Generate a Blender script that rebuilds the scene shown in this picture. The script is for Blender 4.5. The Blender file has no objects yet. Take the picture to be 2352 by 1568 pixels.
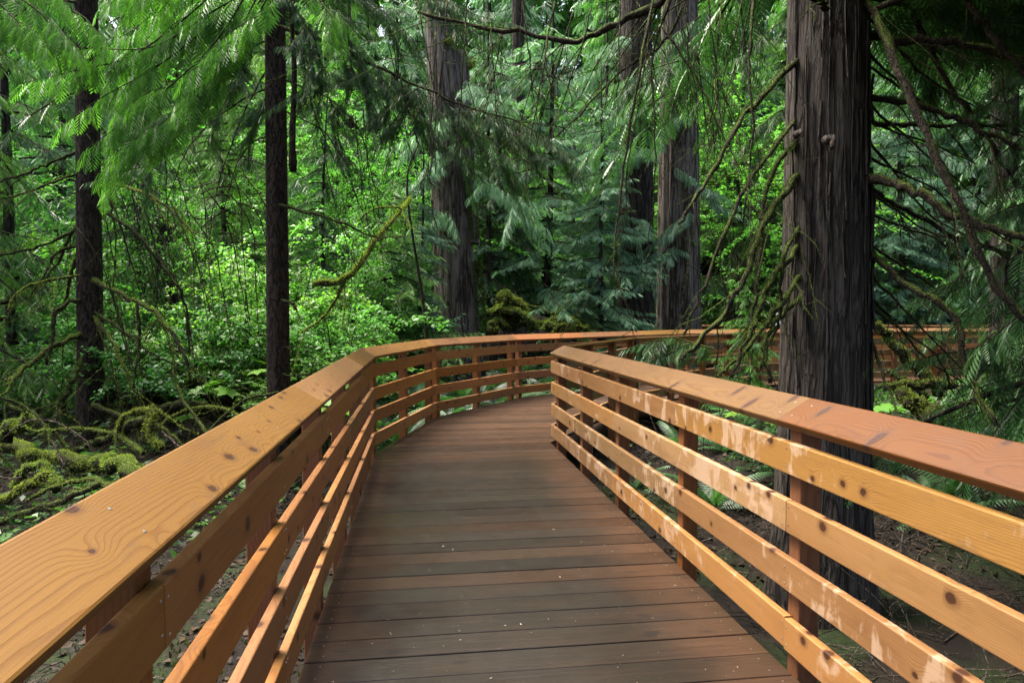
import bpy, math, random
import numpy as np
from mathutils import Vector, Matrix, noise as mnoise

C = bpy.data.collections.new("boardwalk_forest")
bpy.context.scene.collection.children.link(C)
SC = bpy.context.scene
R = math.radians

# ------------------------------------------------------------------ camera
EYE = 1.53
PITCH = math.atan(62.0 / 1568.0)
cam_d = bpy.data.cameras.new("camera")
cam_d.sensor_width = 36.0
cam_d.lens = 24.0
cam_d.clip_end = 1000.0
cam = bpy.data.objects.new("camera", cam_d)
C.objects.link(cam)
cam.location = (0, 0, EYE)
cam.rotation_euler = (math.pi / 2 - PITCH, 0, 0)
SC.camera = cam

# ------------------------------------------------------------------ light
SUN_AZ = math.atan2(-0.80, 0.45)      # where the bright part of the sky is: to the west and a little ahead
SUN_EL = R(65)
w = bpy.data.worlds.new("World")
SC.world = w
w.use_nodes = True
nt = w.node_tree
bg = nt.nodes["Background"]
sky = nt.nodes.new("ShaderNodeTexSky")
sky.sky_type = 'NISHITA'
sky.sun_disc = False
sky.sun_elevation = SUN_EL
sky.sun_rotation = SUN_AZ
sky.air_density = 1.0
sky.dust_density = 8.0
nt.links.new(sky.outputs[0], bg.inputs[0])
bg.inputs[1].default_value = 0.13
sun_d = bpy.data.lights.new("sun", 'SUN')
sun_d.energy = 2.7
sun_d.angle = R(32)
sun_d.color = (1.0, 0.95, 0.86)
sun = bpy.data.objects.new("sun", sun_d)
C.objects.link(sun)
sd = Vector((math.sin(SUN_AZ) * math.cos(SUN_EL), math.cos(SUN_AZ) * math.cos(SUN_EL), math.sin(SUN_EL)))
sun.rotation_euler = sd.to_track_quat('Z', 'Y').to_euler()
sun.location = sd * 60

SC.view_settings.view_transform = 'Standard'
SC.view_settings.look = 'None'
SC.view_settings.exposure = 2.2
SC.view_settings.gamma = 1.0
SC.cycles.max_bounces = 7
SC.cycles.diffuse_bounces = 4
SC.cycles.glossy_bounces = 3
SC.cycles.transmission_bounces = 3
SC.cycles.use_denoising = True
SC.cycles.sample_clamp_indirect = 4.0

# ------------------------------------------------------------------ helpers
def at(px, py, Y):
    """the point of the place seen at (px, py) of the 2352-wide photograph at the distance Y ahead"""
    r = (px - 1176.0) / 1568.0
    u = (784.0 - py) / 1568.0
    d = Vector((r, math.cos(PITCH) + u * math.sin(PITCH), -math.sin(PITCH) + u * math.cos(PITCH)))
    return Vector((0, 0, EYE)) + d * (Y / d.y)

def tag(o, label=None, cat=None, group=None, kind=None):
    if label: o["label"] = label
    if cat: o["category"] = cat
    if group: o["group"] = group
    if kind: o["kind"] = kind
    return o

def link(name, me, parent=None, loc=None):
    o = bpy.data.objects.new(name, me)
    C.objects.link(o)
    if loc is not None: o.location = loc
    if parent is not None: o.parent = parent
    return o

def empty(name, loc, rz=0.0):
    o = bpy.data.objects.new(name, None)
    o.empty_display_size = 0.2
    C.objects.link(o)
    o.location = loc
    o.rotation_euler = (0, 0, rz)
    return o

def np_mesh(name, verts, tris=None, quads=None, mats=(), mat_idx=None, smooth=False, tint=None):
    me = bpy.data.meshes.new(name)
    verts = np.asarray(verts, np.float32).reshape(-1, 3)
    nt_ = 0 if tris is None else len(tris)
    nq = 0 if quads is None else len(quads)
    loops = []
    starts = []
    if nt_:
        loops.append(np.asarray(tris, np.int32).ravel()); starts.append(np.arange(nt_, dtype=np.int32) * 3)
    if nq:
        loops.append(np.asarray(quads, np.int32).ravel()); starts.append(np.arange(nq, dtype=np.int32) * 4 + nt_ * 3)
    loops = np.concatenate(loops); starts = np.concatenate(starts)
    me.vertices.add(len(verts)); me.vertices.foreach_set("co", verts.ravel())
    me.loops.add(len(loops)); me.loops.foreach_set("vertex_index", loops)
    me.polygons.add(len(starts)); me.polygons.foreach_set("loop_start", starts)
    if mat_idx is not None: me.polygons.foreach_set("material_index", np.asarray(mat_idx, np.int32))
    if smooth: me.polygons.foreach_set("use_smooth", np.ones(len(starts), bool))
    me.update(calc_edges=True)
    if tint is not None:
        a = me.attributes.new("tint", 'FLOAT', 'FACE')
        a.data.foreach_set("value", np.asarray(tint, np.float32))
    for m in mats: me.materials.append(m)
    return me

class Acc:
    """collects geometry for ONE mesh"""
    def __init__(s): s.v = []; s.t = []; s.q = []; s.tm = []; s.qm = []; s.tt = []; s.qt = []; s.n = 0
    def add(s, v, t=None, q=None, m=0, tint=0.5):
        v = np.asarray(v, np.float32).reshape(-1, 3)
        if t is not None and len(t):
            t = np.asarray(t, np.int32) + s.n; s.t.append(t); s.tm.append(np.full(len(t), m)); s.tt.append(np.broadcast_to(tint, len(t)))
        if q is not None and len(q):
            q = np.asarray(q, np.int32) + s.n; s.q.append(q); s.qm.append(np.full(len(q), m)); s.qt.append(np.broadcast_to(tint, len(q)))
        s.v.append(v); s.n += len(v)
    def mesh(s, name, mats, smooth=False):
        t = np.concatenate(s.t) if s.t else None
        q = np.concatenate(s.q) if s.q else None
        mi = np.concatenate((s.tm if s.t else []) + (s.qm if s.q else []))
        ti = np.concatenate((s.tt if s.t else []) + (s.qt if s.q else []))
        return np_mesh(name, np.concatenate(s.v), t, q, mats, mi, smooth, ti)

# ------------------------------------------------------------------ node helpers
class NT:
    def __init__(s, name):
        s.m = bpy.data.materials.new(name); s.m.use_nodes = True
        s.t = s.m.node_tree; s.t.nodes.clear()
        s.out = s.t.nodes.new("ShaderNodeOutputMaterial")
    def n(s, typ, **kw):
        nd = s.t.nodes.new(typ)
        for k, v in kw.items(): setattr(nd, k, v)
        return nd
    def put(s, sock, v):
        if isinstance(v, bpy.types.NodeSocket): s.t.links.new(v, sock)
        elif v is not None: sock.default_value = v
    def math(s, op, a, b=None, c=None, clamp=False):
        nd = s.n("ShaderNodeMath", operation=op, use_clamp=clamp)
        for i, v in enumerate((a, b, c)):
            if v is not None: s.put(nd.inputs[i], v)
        return nd.outputs[0]
    def vmath(s, op, a, b=None, scale=None):
        nd = s.n("ShaderNodeVectorMath", operation=op)
        s.put(nd.inputs[0], a)
        if b is not None: s.put(nd.inputs[1], b)
        if scale is not None: s.put(nd.inputs["Scale"], scale)
        return nd.outputs["Value"] if op in ("LENGTH", "DISTANCE", "DOT_PRODUCT") else nd.outputs[0]
    def noise(s, vec, scale=5.0, detail=3.0, rough=0.5, dist=0.0, color=False):
        nd = s.n("ShaderNodeTexNoise")
        s.put(nd.inputs["Vector"], vec); s.put(nd.inputs["Scale"], scale)
        s.put(nd.inputs["Detail"], detail); s.put(nd.inputs["Roughness"], rough); s.put(nd.inputs["Distortion"], dist)
        return nd.outputs[1 if color else 0]
    def ramp(s, fac, stops, interp='LINEAR'):
        nd = s.n("ShaderNodeValToRGB"); cr = nd.color_ramp; cr.interpolation = interp
        while len(cr.elements) < len(stops): cr.elements.new(0.5)
        for e, (p, c) in zip(cr.elements, stops):
            e.position = p; e.color = (*c, 1.0) if len(c) == 3 else c
        s.put(nd.inputs[0], fac)
        return nd.outputs[0]
    def mix(s, fac, a, b, blend='MIX'):
        nd = s.n("ShaderNodeMix", data_type='RGBA', blend_type=blend)
        s.put(nd.inputs[0], fac)
        for sock, v in ((nd.inputs[6], a), (nd.inputs[7], b)):
            if isinstance(v, (tuple, list)) and len(v) == 3: v = (*v, 1.0)
            s.put(sock, v)
        return nd.outputs[2]
    def sstep(s, v, lo, hi, a=0.0, b=1.0):
        nd = s.n("ShaderNodeMapRange", interpolation_type='SMOOTHSTEP')
        s.put(nd.inputs[0], v); nd.inputs[1].default_value = lo; nd.inputs[2].default_value = hi
        nd.inputs[3].default_value = a; nd.inputs[4].default_value = b
        return nd.outputs[0]
    def obj(s): return s.n("ShaderNodeTexCoord").outputs["Object"]
    def rnd(s): return s.n("ShaderNodeObjectInfo").outputs["Random"]
    def bump(s, h, strength=0.3, dist=0.01):
        nd = s.n("ShaderNodeBump"); nd.inputs["Strength"].default_value = strength; nd.inputs["Distance"].default_value = dist
        s.put(nd.inputs["Height"], h); return nd.outputs[0]
    def bsdf(s, color, rough=0.6, spec=0.5, normal=None, metallic=0.0, coat=None, coat_rough=0.2):
        nd = s.n("ShaderNodeBsdfPrincipled")
        if isinstance(color, tuple) and len(color) == 3: color = (*color, 1.0)
        s.put(nd.inputs["Base Color"], color); s.put(nd.inputs["Roughness"], rough)
        s.put(nd.inputs["Specular IOR Level"], spec); s.put(nd.inputs["Metallic"], metallic)
        if normal is not None: s.put(nd.inputs["Normal"], normal)
        if coat is not None:
            s.put(nd.inputs["Coat Weight"], coat); s.put(nd.inputs["Coat Roughness"], coat_rough)
        return nd.outputs[0]
    def done(s, sh): s.t.links.new(sh, s.out.inputs[0]); return s.m

# ------------------------------------------------------------------ materials
def wood_material(name, light, dark, knot=(0.030, 0.010, 0.005), rough=0.5, pale=None, grey=0.0, ring=430.0):
    """planed cedar: growth rings cut by the board, knots, weather; every board is an object of its own and cuts its own log"""
    T = NT(name)
    p = T.obj(); rnd = T.rnd()
    off = T.n("ShaderNodeCombineXYZ")
    T.put(off.inputs[0], T.math('MULTIPLY', rnd, 37.0)); T.put(off.inputs[1], T.math('MULTIPLY', rnd, 11.3)); T.put(off.inputs[2], T.math('MULTIPLY', rnd, 5.7))
    q = T.vmath('ADD', p, off.outputs[0])
    # knots
    ks = T.n("ShaderNodeSeparateXYZ"); T.put(ks.inputs[0], q)
    kc = T.n("ShaderNodeCombineXYZ"); T.put(kc.inputs[0], T.math('MULTIPLY', ks.outputs[0], 4.6)); T.put(kc.inputs[1], T.math('MULTIPLY', T.math('ADD', ks.outputs[1], ks.outputs[2]), 5.6))
    vo = T.n("ShaderNodeTexVoronoi"); vo.feature = 'F1'; vo.voronoi_dimensions = '2D'; T.put(vo.inputs["Vector"], kc.outputs[0]); vo.inputs["Scale"].default_value = 1.0
    kd = vo.outputs["Distance"]
    keep = T.math('GREATER_THAN', T.n("ShaderNodeSeparateColor").outputs[0], 0.42)
    sep = keep.node.inputs[0].links[0].from_node; T.put(sep.inputs[0], vo.outputs["Color"])
    swirl = T.math('MULTIPLY', T.math('POWER', 2.718, T.math('MULTIPLY', T.math('MULTIPLY', kd, kd), -16.0)), T.math('MULTIPLY', keep, 0.024))
    # rings of a log whose heart runs a little askew to the board
    warp = T.noise(T.vmath('MULTIPLY', q, (1.6, 5.0, 5.0)), 1.0, 3.0, 0.5)
    sx = T.n("ShaderNodeSeparateXYZ"); T.put(sx.inputs[0], p)
    yy = T.math('ADD', sx.outputs[1], T.math('ADD', T.math('MULTIPLY', T.math('SUBTRACT', rnd, 0.5), 0.16), T.math('MULTIPLY', sx.outputs[0], T.math('MULTIPLY', T.math('SUBTRACT', T.math('FRACT', T.math('MULTIPLY', rnd, 3.91)), 0.5), 0.05))))
    zz = T.math('ADD', sx.outputs[2], T.math('ADD', T.math('ADD', 0.06, T.math('MULTIPLY', T.math('FRACT', T.math('MULTIPLY', rnd, 13.7)), 0.06)), T.math('MULTIPLY', sx.outputs[0], 0.022)))
    rr = T.math('SQRT', T.math('ADD', T.math('MULTIPLY', yy, yy), T.math('MULTIPLY', zz, zz)))
    rr = T.math('ADD', rr, T.math('ADD', T.math('MULTIPLY', warp, 0.030), swirl))
    ringv = T.math('FRACT', T.math('MULTIPLY', rr, ring / 6.283))
    late = T.sstep(ringv, 0.45, 0.96)
    late = T.math('MULTIPLY', late, T.sstep(ringv, 1.0, 0.965))
    fine = T.noise(T.vmath('MULTIPLY', q, (5.0, 260.0, 260.0)), 1.0, 2.0, 0.6)
    tone = T.noise(T.vmath('MULTIPLY', q, (0.8, 4.0, 4.0)), 1.0, 2.0, 0.5)
    col = T.mix(T.sstep(tone, 0.25, 0.75), light, tuple(l * 0.62 + d * 0.38 for l, d in zip(light, dark)))
    col = T.mix(T.math('MULTIPLY', late, 0.55), col, dark)
    col = T.mix(T.sstep(fine, 0.35, 0.75, 0.0, 0.25), col, dark)
    # each board its own tone
    col = T.mix(1.0, col, T.n("ShaderNodeObjectInfo").outputs["Color"], 'MULTIPLY')
    hv = T.n("ShaderNodeHueSaturation"); T.put(hv.inputs["Color"], col)
    T.put(hv.inputs["Hue"], T.math('ADD', 0.492, T.math('MULTIPLY', rnd, 0.012)))
    T.put(hv.inputs["Value"], T.math('ADD', 0.78, T.math('MULTIPLY', T.math('FRACT', T.math('MULTIPLY', rnd, 7.31)), 0.42)))
    T.put(hv.inputs["Saturation"], T.math('ADD', 0.93, T.math('MULTIPLY', T.math('FRACT', T.math('MULTIPLY', rnd, 3.17)), 0.16)))
    col = hv.outputs[0]
    wet = T.noise(T.vmath('MULTIPLY', q, (1.7, 9.0, 9.0)), 1.0, 4.0, 0.6)
    col = T.mix(T.sstep(wet, 0.52, 0.72, 0.0, 0.35), col, tuple(d * 0.8 for d in dark))
    chk = T.noise(T.vmath('MULTIPLY', q, (1.2, 95.0, 95.0)), 1.0, 3.0, 0.7)
    col = T.mix(T.math('MULTIPLY', T.sstep(chk, 0.66, 0.72), T.sstep(T.noise(T.vmath('MULTIPLY', q, (2.2, 9.0, 9.0)), 1.0, 2.0), 0.48, 0.6, 0.0, 0.65)), col, tuple(d * 0.35 for d in dark))
    dirt = T.noise(T.vmath('MULTIPLY', q, (5.0, 14.0, 14.0)), 1.0, 5.0, 0.7)
    col = T.mix(T.sstep(dirt, 0.54, 0.75, 0.0, 0.40), col, tuple(0.5 * d + 0.02 for d in dark))
    rgh = T.math('ADD', rough - 0.12, T.math('MULTIPLY', fine, 0.3))
    if pale is not None:                                        # bare patches where the stain washed off, with runs down the face
        pv = T.vmath('MULTIPLY', q, (7.0, 7.0, 6.0))
        pn = T.noise(pv, 1.0, 5.0, 0.6, 0.5)
        big = T.noise(T.vmath('MULTIPLY', q, (1.3, 1.0, 1.0)), 1.0, 1.0, 0.5)
        runs = T.noise(T.vmath('MULTIPLY', q, (55.0, 55.0, 3.0)), 1.0, 2.0, 0.5)
        mk = T.math('ADD', pn, T.math('ADD', T.math('MULTIPLY', T.math('SUBTRACT', big, 0.5), 0.55), T.math('MULTIPLY', T.math('SUBTRACT', runs, 0.5), 0.22)))
        mk = T.math('MULTIPLY', T.sstep(mk, 0.55, 0.67), T.sstep(fine, 0.2, 0.5, 0.55, 1.0))
        col = T.mix(T.math('MULTIPLY', mk, 0.7), col, pale)
        rgh = T.math('ADD', rgh, T.math('MULTIPLY', mk, 0.25))
    wob = T.math('MULTIPLY', T.math('SUBTRACT', T.noise(T.vmath('MULTIPLY', q, (40.0, 60.0, 60.0)), 1.0, 2.0), 0.5), 0.06)
    kd = T.math('ADD', kd, wob)
    size = T.math('ADD', 0.55, T.math('MULTIPLY', sep.outputs[1], 1.1))
    kd = T.math('DIVIDE', kd, size)
    km = T.math('MULTIPLY', T.sstep(kd, 0.085, 0.05), keep)
    halo = T.math('MULTIPLY', T.sstep(kd, 0.17, 0.05), T.math('MULTIPLY', keep, 0.6))
    col = T.mix(halo, col, tuple(d * 0.6 for d in dark))
    col = T.mix(T.math('MULTIPLY', km, 0.9), col, knot)
    if grey: col = T.mix(grey, col, (0.16, 0.14, 0.12))
    h = T.math('SUBTRACT', T.math('MULTIPLY', fine, 0.5), T.math('ADD', T.math('MULTIPLY', late, 0.35), T.math('MULTIPLY', km, 0.8)))
    return T.done(T.bsdf(col, rgh, 0.28, T.bump(h, 0.35, 0.0016)))

M = {}
M['cap'] = wood_material('cedar_cap_wood', (0.172, 0.090, 0.026), (0.090, 0.037, 0.010), rough=0.42, ring=780.0)
M['board'] = wood_material('cedar_board_wood', (0.27, 0.128, 0.034), (0.142, 0.053, 0.013), rough=0.46, ring=880.0)
M['patchy'] = wood_material('cedar_board_washed_wood', (0.245, 0.136, 0.050), (0.128, 0.054, 0.017), rough=0.46, pale=(0.33, 0.225, 0.145), ring=900.0)
M['post'] = wood_material('cedar_post_wood', (0.17, 0.072, 0.022), (0.09, 0.031, 0.010), rough=0.55)
M['beam'] = wood_material('dark_beam_wood', (0.10, 0.055, 0.03), (0.05, 0.026, 0.014), rough=0.7)

def metal():
    T = NT('zinc_screw_metal'); return T.done(T.bsdf((0.36, 0.36, 0.35), 0.4, 0.5, None, 1.0))
M['zinc'] = metal()

DECK_MID = 0.475
def deck_material():
    T = NT('wet_deck_plank_wood')
    p = T.obj()
    ti = T.n("ShaderNodeAttribute", attribute_name="tint").outputs["Fac"]
    off = T.n("ShaderNodeCombineXYZ"); T.put(off.inputs[0], T.math('MULTIPLY', ti, 41.0)); T.put(off.inputs[2], T.math('MULTIPLY', ti, 13.0))
    q = T.vmath('ADD', p, off.outputs[0])
    grain = T.noise(T.vmath('MULTIPLY', q, (2.5, 55.0, 8.0)), 1.0, 4.0, 0.6)
    fine = T.noise(T.vmath('MULTIPLY', q, (9.0, 330.0, 30.0)), 1.0, 2.0, 0.6)
    patch = T.noise(T.vmath('MULTIPLY', q, (1.9, 6.0, 2.0)), 1.0, 4.0, 0.6)
    big = T.noise(T.vmath('MULTIPLY', q, (0.9, 1.5, 1.0)), 1.0, 3.0, 0.55)
    col = T.ramp(grain, [(0.32, (0.010, 0.0055, 0.0035)), (0.5, (0.034, 0.019, 0.0115)), (0.72, (0.062, 0.036, 0.022))])
    # darker and greyer along the middle, redder near the sides
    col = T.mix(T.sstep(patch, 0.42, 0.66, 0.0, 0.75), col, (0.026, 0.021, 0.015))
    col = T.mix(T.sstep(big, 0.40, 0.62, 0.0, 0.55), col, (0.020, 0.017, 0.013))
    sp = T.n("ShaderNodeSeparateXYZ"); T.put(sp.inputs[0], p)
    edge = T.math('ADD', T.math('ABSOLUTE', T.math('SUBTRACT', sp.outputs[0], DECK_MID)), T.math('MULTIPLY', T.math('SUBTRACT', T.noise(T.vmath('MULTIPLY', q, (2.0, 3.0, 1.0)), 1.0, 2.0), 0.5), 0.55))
    mid_mask = T.math('MULTIPLY', T.sstep(edge, 0.95, 0.55), T.sstep(sp.outputs[1], 8.6, 6.0))
    col = T.mix(T.math('MULTIPLY', mid_mask, 0.92), T.mix(0.45, col, (0.078, 0.038, 0.019)), T.mix(0.66, col, (0.0165, 0.0152, 0.0118)))
    col = T.mix(T.sstep(T.math('FRACT', T.math('MULTIPLY', ti, 11.7)), 0.62, 0.95, 0.0, 0.32), col, (0.062, 0.029, 0.013))
    hs = T.n("ShaderNodeHueSaturation"); T.put(hs.inputs["Color"], col)
    T.put(hs.inputs["Value"], T.math('ADD', 0.56, T.math('MULTIPLY', T.math('FRACT', T.math('MULTIPLY', ti, 5.37)), 0.46)))
    col = hs.outputs[0]
    stain = T.noise(T.vmath('MULTIPLY', q, (6.0, 17.0, 4.0)), 1.0, 2.0, 0.5)
    col = T.mix(T.sstep(stain, 0.62, 0.74, 0.0, 0.8), col, (0.010, 0.008, 0.007))
    wet = T.noise(T.vmath('MULTIPLY', p, (1.4, 1.1, 1.0)), 1.0, 3.0, 0.5)
    rgh = T.math('ADD', T.sstep(wet, 0.35, 0.65, 0.24, 0.42), T.math('MULTIPLY', fine, 0.14))
    h = T.math('ADD', T.math('MULTIPLY', grain, 0.6), T.math('MULTIPLY', fine, 0.4))
    return T.done(T.bsdf(col, rgh, T.math('MULTIPLY', T.sstep(wet, 0.62, 0.36, 0.08, 0.34), 1.0), T.bump(h, 0.8, 0.003)))
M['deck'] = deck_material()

def bark(name, a, b, c, moss=0.0, stretch=5.0, scale=9.0, lichen=0.0):
    T = NT(name)
    p = T.obj(); rnd = T.rnd()
    q = T.vmath('ADD', p, T.vmath('SCALE', (3.1, 7.7, 1.3), scale=T.math('MULTIPLY', rnd, 9.0)))
    sv = T.vmath('MULTIPLY', q, (1.0, 1.0, 1.0 / stretch))
    wv = T.vmath('ADD', sv, T.vmath('SCALE', T.noise(T.vmath('MULTIPLY', q, (1.0, 1.0, 0.5)), 3.0, 2.0, 0.5, color=True), scale=0.10))
    n1 = T.noise(wv, scale, 3.0, 0.55)
    crack = T.sstep(T.math('ABSOLUTE', T.math('SUBTRACT', n1, 0.5)), 0.0, 0.075)              # narrow dark furrows between the ridges
    n2 = T.noise(wv, scale * 2.4, 3.0, 0.6)
    crack2 = T.sstep(T.math('ABSOLUTE', T.math('SUBTRACT', n2, 0.5)), 0.0, 0.06)
    fib = T.noise(T.vmath('MULTIPLY', q, (1.0, 1.0, 0.6 / stretch)), scale * 7.0, 3.0, 0.65)
    tone = T.noise(T.vmath('MULTIPLY', q, (1.0, 1.0, 0.4)), 2.2, 3.0, 0.6)
    h = T.math('ADD', T.math('ADD', T.math('MULTIPLY', crack, 0.45), T.math('MULTIPLY', crack2, 0.22)), T.math('MULTIPLY', fib, 0.40))
    col = T.ramp(h, [(0.22, a), (0.60, b), (0.92, c)])
    col = T.mix(T.sstep(tone, 0.35, 0.7, 0.0, 0.45), col, a)
    mn = T.noise(q, 2.3, 5.0, 0.65)
    if moss:
        nrm = T.n("ShaderNodeNewGeometry").outputs["Normal"]
        sn = T.n("ShaderNodeSeparateXYZ"); T.put(sn.inputs[0], nrm)
        mm = T.math('ADD', mn, T.math('ADD', T.math('MULTIPLY', sn.outputs[2], 0.35), moss - 0.5))
        col = T.mix(T.sstep(mm, 0.5, 0.68, 0.0, 0.9), col, (0.075, 0.105, 0.018))
    if lichen:
        col = T.mix(T.sstep(T.noise(q, 17.0, 4.0, 0.7), 0.62, 0.72, 0.0, lichen), col, (0.22, 0.22, 0.19))
    return T.done(T.bsdf(col, 0.9, 0.15, T.bump(h, 1.0, 0.03)))
M['bark_big'] = bark('cedar_bark_dark', (0.018, 0.0148, 0.012), (0.044, 0.037, 0.0305), (0.086, 0.074, 0.062), 0.0, 10.0, 9.0)
M['bark_thin'] = bark('hemlock_bark', (0.006, 0.004, 0.003), (0.022, 0.016, 0.011), (0.050, 0.037, 0.025), 0.17, 3.0, 15.0, 0.2)
M['bark_far'] = bark('far_cedar_bark', (0.016, 0.012, 0.009), (0.058, 0.050, 0.041), (0.135, 0.118, 0.10), 0.22, 10.0, 5.0)
M['bark_bg'] = bark('old_trunk_bark', (0.006, 0.005, 0.004), (0.022, 0.018, 0.014), (0.050, 0.042, 0.034), 0.20, 6.0, 6.0)
M['branch'] = bark('mossy_branch_bark', (0.010, 0.008, 0.006), (0.030, 0.023, 0.016), (0.055, 0.042, 0.028), 0.42, 2.0, 24.0)
M['twig'] = bark('dry_twig_bark', (0.03, 0.022, 0.016), (0.09, 0.068, 0.05), (0.20, 0.16, 0.13), 0.0, 2.0, 30.0)

def leaf(name, a, b, back=0.45, rough=0.36, spec=0.5, var=0.35):
    """thin leaves: glossy upper skin, light comes through"""
    T = NT(name)
    ti = T.n("ShaderNodeAttribute", attribute_name="tint").outputs["Fac"]
    rnd = T.rnd()
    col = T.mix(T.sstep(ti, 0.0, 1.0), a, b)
    hs = T.n("ShaderNodeHueSaturation"); T.put(hs.inputs["Color"], col)
    T.put(hs.inputs["Value"], T.math('ADD', 1.0 - var / 2, T.math('MULTIPLY', rnd, var)))
    T.put(hs.inputs["Hue"], T.math('ADD', 0.49 - 0.01 * var, T.math('MULTIPLY', T.math('FRACT', T.math('MULTIPLY', rnd, 9.7)), 0.02 + 0.03 * var)))
    col = hs.outputs[0]
    pb = T.bsdf(col, rough, spec)
    tr = T.n("ShaderNodeBsdfTranslucent")
    T.put(tr.inputs[0], T.mix(1.0, col, (1.1, 1.3, 0.7), 'MULTIPLY'))
    mx = T.n("ShaderNodeMixShader"); mx.inputs[0].default_value = back
    T.t.links.new(pb, mx.inputs[1]); T.t.links.new(tr.outputs[0], mx.inputs[2])
    return T.done(mx.outputs[0])
M['leaf_bough'] = leaf('cedar_spray_bright', (0.034, 0.112, 0.016), (0.105, 0.250, 0.034), 0.5, 0.45, 0.3)
M['leaf_dark'] = leaf('hemlock_spray_dark', (0.018, 0.056, 0.018), (0.052, 0.132, 0.034), 0.38, 0.42, 0.4)
M['leaf_teal'] = leaf('cedar_spray_blue_green', (0.050, 0.132, 0.072), (0.130, 0.250, 0.145), 0.40, 0.42, 0.5)
M['leaf_mid'] = leaf('hemlock_spray_green', (0.040, 0.118, 0.022), (0.105, 0.230, 0.042), 0.45, 0.42, 0.4)
M['leaf_shrub'] = leaf('shrub_leaf', (0.044, 0.142, 0.022), (0.125, 0.290, 0.050), 0.5, 0.45, 0.3, 0.75)
M['leaf_shrub_deep'] = leaf('shrub_leaf_deep', (0.022, 0.080, 0.017), (0.065, 0.170, 0.032), 0.42, 0.42, 0.3)
M['leaf_fern'] = leaf('fern_frond_leaf', (0.020, 0.070, 0.018), (0.055, 0.135, 0.036), 0.38, 0.36, 0.5)
M['leaf_broad'] = leaf('broad_leaf', (0.09, 0.23, 0.02), (0.16, 0.34, 0.035), 0.5, 0.4, 0.4)
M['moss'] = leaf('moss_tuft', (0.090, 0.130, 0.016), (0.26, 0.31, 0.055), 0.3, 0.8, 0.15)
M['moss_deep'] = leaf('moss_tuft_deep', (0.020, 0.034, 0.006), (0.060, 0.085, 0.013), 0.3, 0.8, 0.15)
M['debris'] = leaf('fallen_needle', (0.12, 0.085, 0.05), (0.42, 0.38, 0.29), 0.2, 0.6, 0.3)
M['litter'] = leaf('dead_leaf', (0.012, 0.007, 0.004), (0.055, 0.031, 0.016), 0.2, 0.7, 0.3)

def soil():
    T = NT('forest_floor_soil')
    p = T.obj()
    n1 = T.noise(p, 3.0, 6.0, 0.7); n2 = T.noise(p, 0.7, 4.0, 0.6); n3 = T.noise(p, 23.0, 4.0, 0.7)
    col = T.ramp(n1, [(0.3, (0.004, 0.003, 0.002)), (0.5, (0.010, 0.007, 0.0045)), (0.72, (0.025, 0.016, 0.010))])
    mo = T.ramp(n3, [(0.3, (0.006, 0.010, 0.003)), (0.7, (0.019, 0.030, 0.006))])
    col = T.mix(T.sstep(n2, 0.47, 0.60), col, mo)
    return T.done(T.bsdf(col, 0.9, 0.2, T.bump(T.math('ADD', n1, T.math('MULTIPLY', n3, 0.5)), 0.9, 0.05)))
M['soil'] = soil()
def shirt(name, c, rough=0.8):
    T = NT(name); n = T.noise(T.obj(), 40.0, 2.0); return T.done(T.bsdf(T.mix(T.sstep(n, 0.3, 0.7, 0.0, 0.25), c, tuple(x * 0.6 for x in c)), rough, 0.3))
# ------------------------------------------------------------------ ground
def sm(a, b, x):
    t = np.clip((x - a) / (b - a), 0, 1); return t * t * (3 - 2 * t)

def norm2(v): return v / np.linalg.norm(v)
A1 = np.array((-1.51, 7.50)); dA = norm2(np.array((-0.1297, 0.9916)))
B1 = np.array((0.46, 8.13)); dB = norm2(np.array((-0.1370, 0.9906)))
LEFT = [A1 - dA * 10.5, A1, np.array((-1.13, 10.16)), np.array((0.10, 12.45)), np.array((4.2, 16.5)), np.array((9.5, 18.2)), np.array((18.0, 18.9))]
RIGHT = [B1 - dB * 11.0, B1, np.array((1.90, 11.3)), np.array((5.2, 14.7)), np.array((10.0, 16.1)), np.array((18.2, 16.75))]
FARN = [np.array((-9.0, 24.2)), np.array((3.0, 23.2)), np.array((20.0, 22.3))]
FARF = [np.array((-9.0, 26.3)), np.array((3.0, 25.3)), np.array((20.0, 24.4))]
OUT = LEFT + RIGHT[::-1]
FOUT = FARN + FARF[::-1]

def seg_dist(x, y, poly, closed=False):
    d = np.full(np.shape(x), 1e9)
    n = len(poly)
    for i in range(n if closed else n - 1):
        a = poly[i]; b = poly[(i + 1) % n]
        ab = b - a; t = np.clip(((x - a[0]) * ab[0] + (y - a[1]) * ab[1]) / (ab @ ab), 0, 1)
        d = np.minimum(d, np.hypot(x - a[0] - t * ab[0], y - a[1] - t * ab[1]))
    return d
CEN = [(a + b) / 2 for a, b in zip(LEFT[:4] + [LEFT[4], LEFT[5], LEFT[6]], [RIGHT[0], RIGHT[1], (RIGHT[1] + RIGHT[2]) / 2, RIGHT[2], RIGHT[3], RIGHT[4], RIGHT[5]])]
FCEN = [(a + b) / 2 for a, b in zip(FARN, FARF)]

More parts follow.
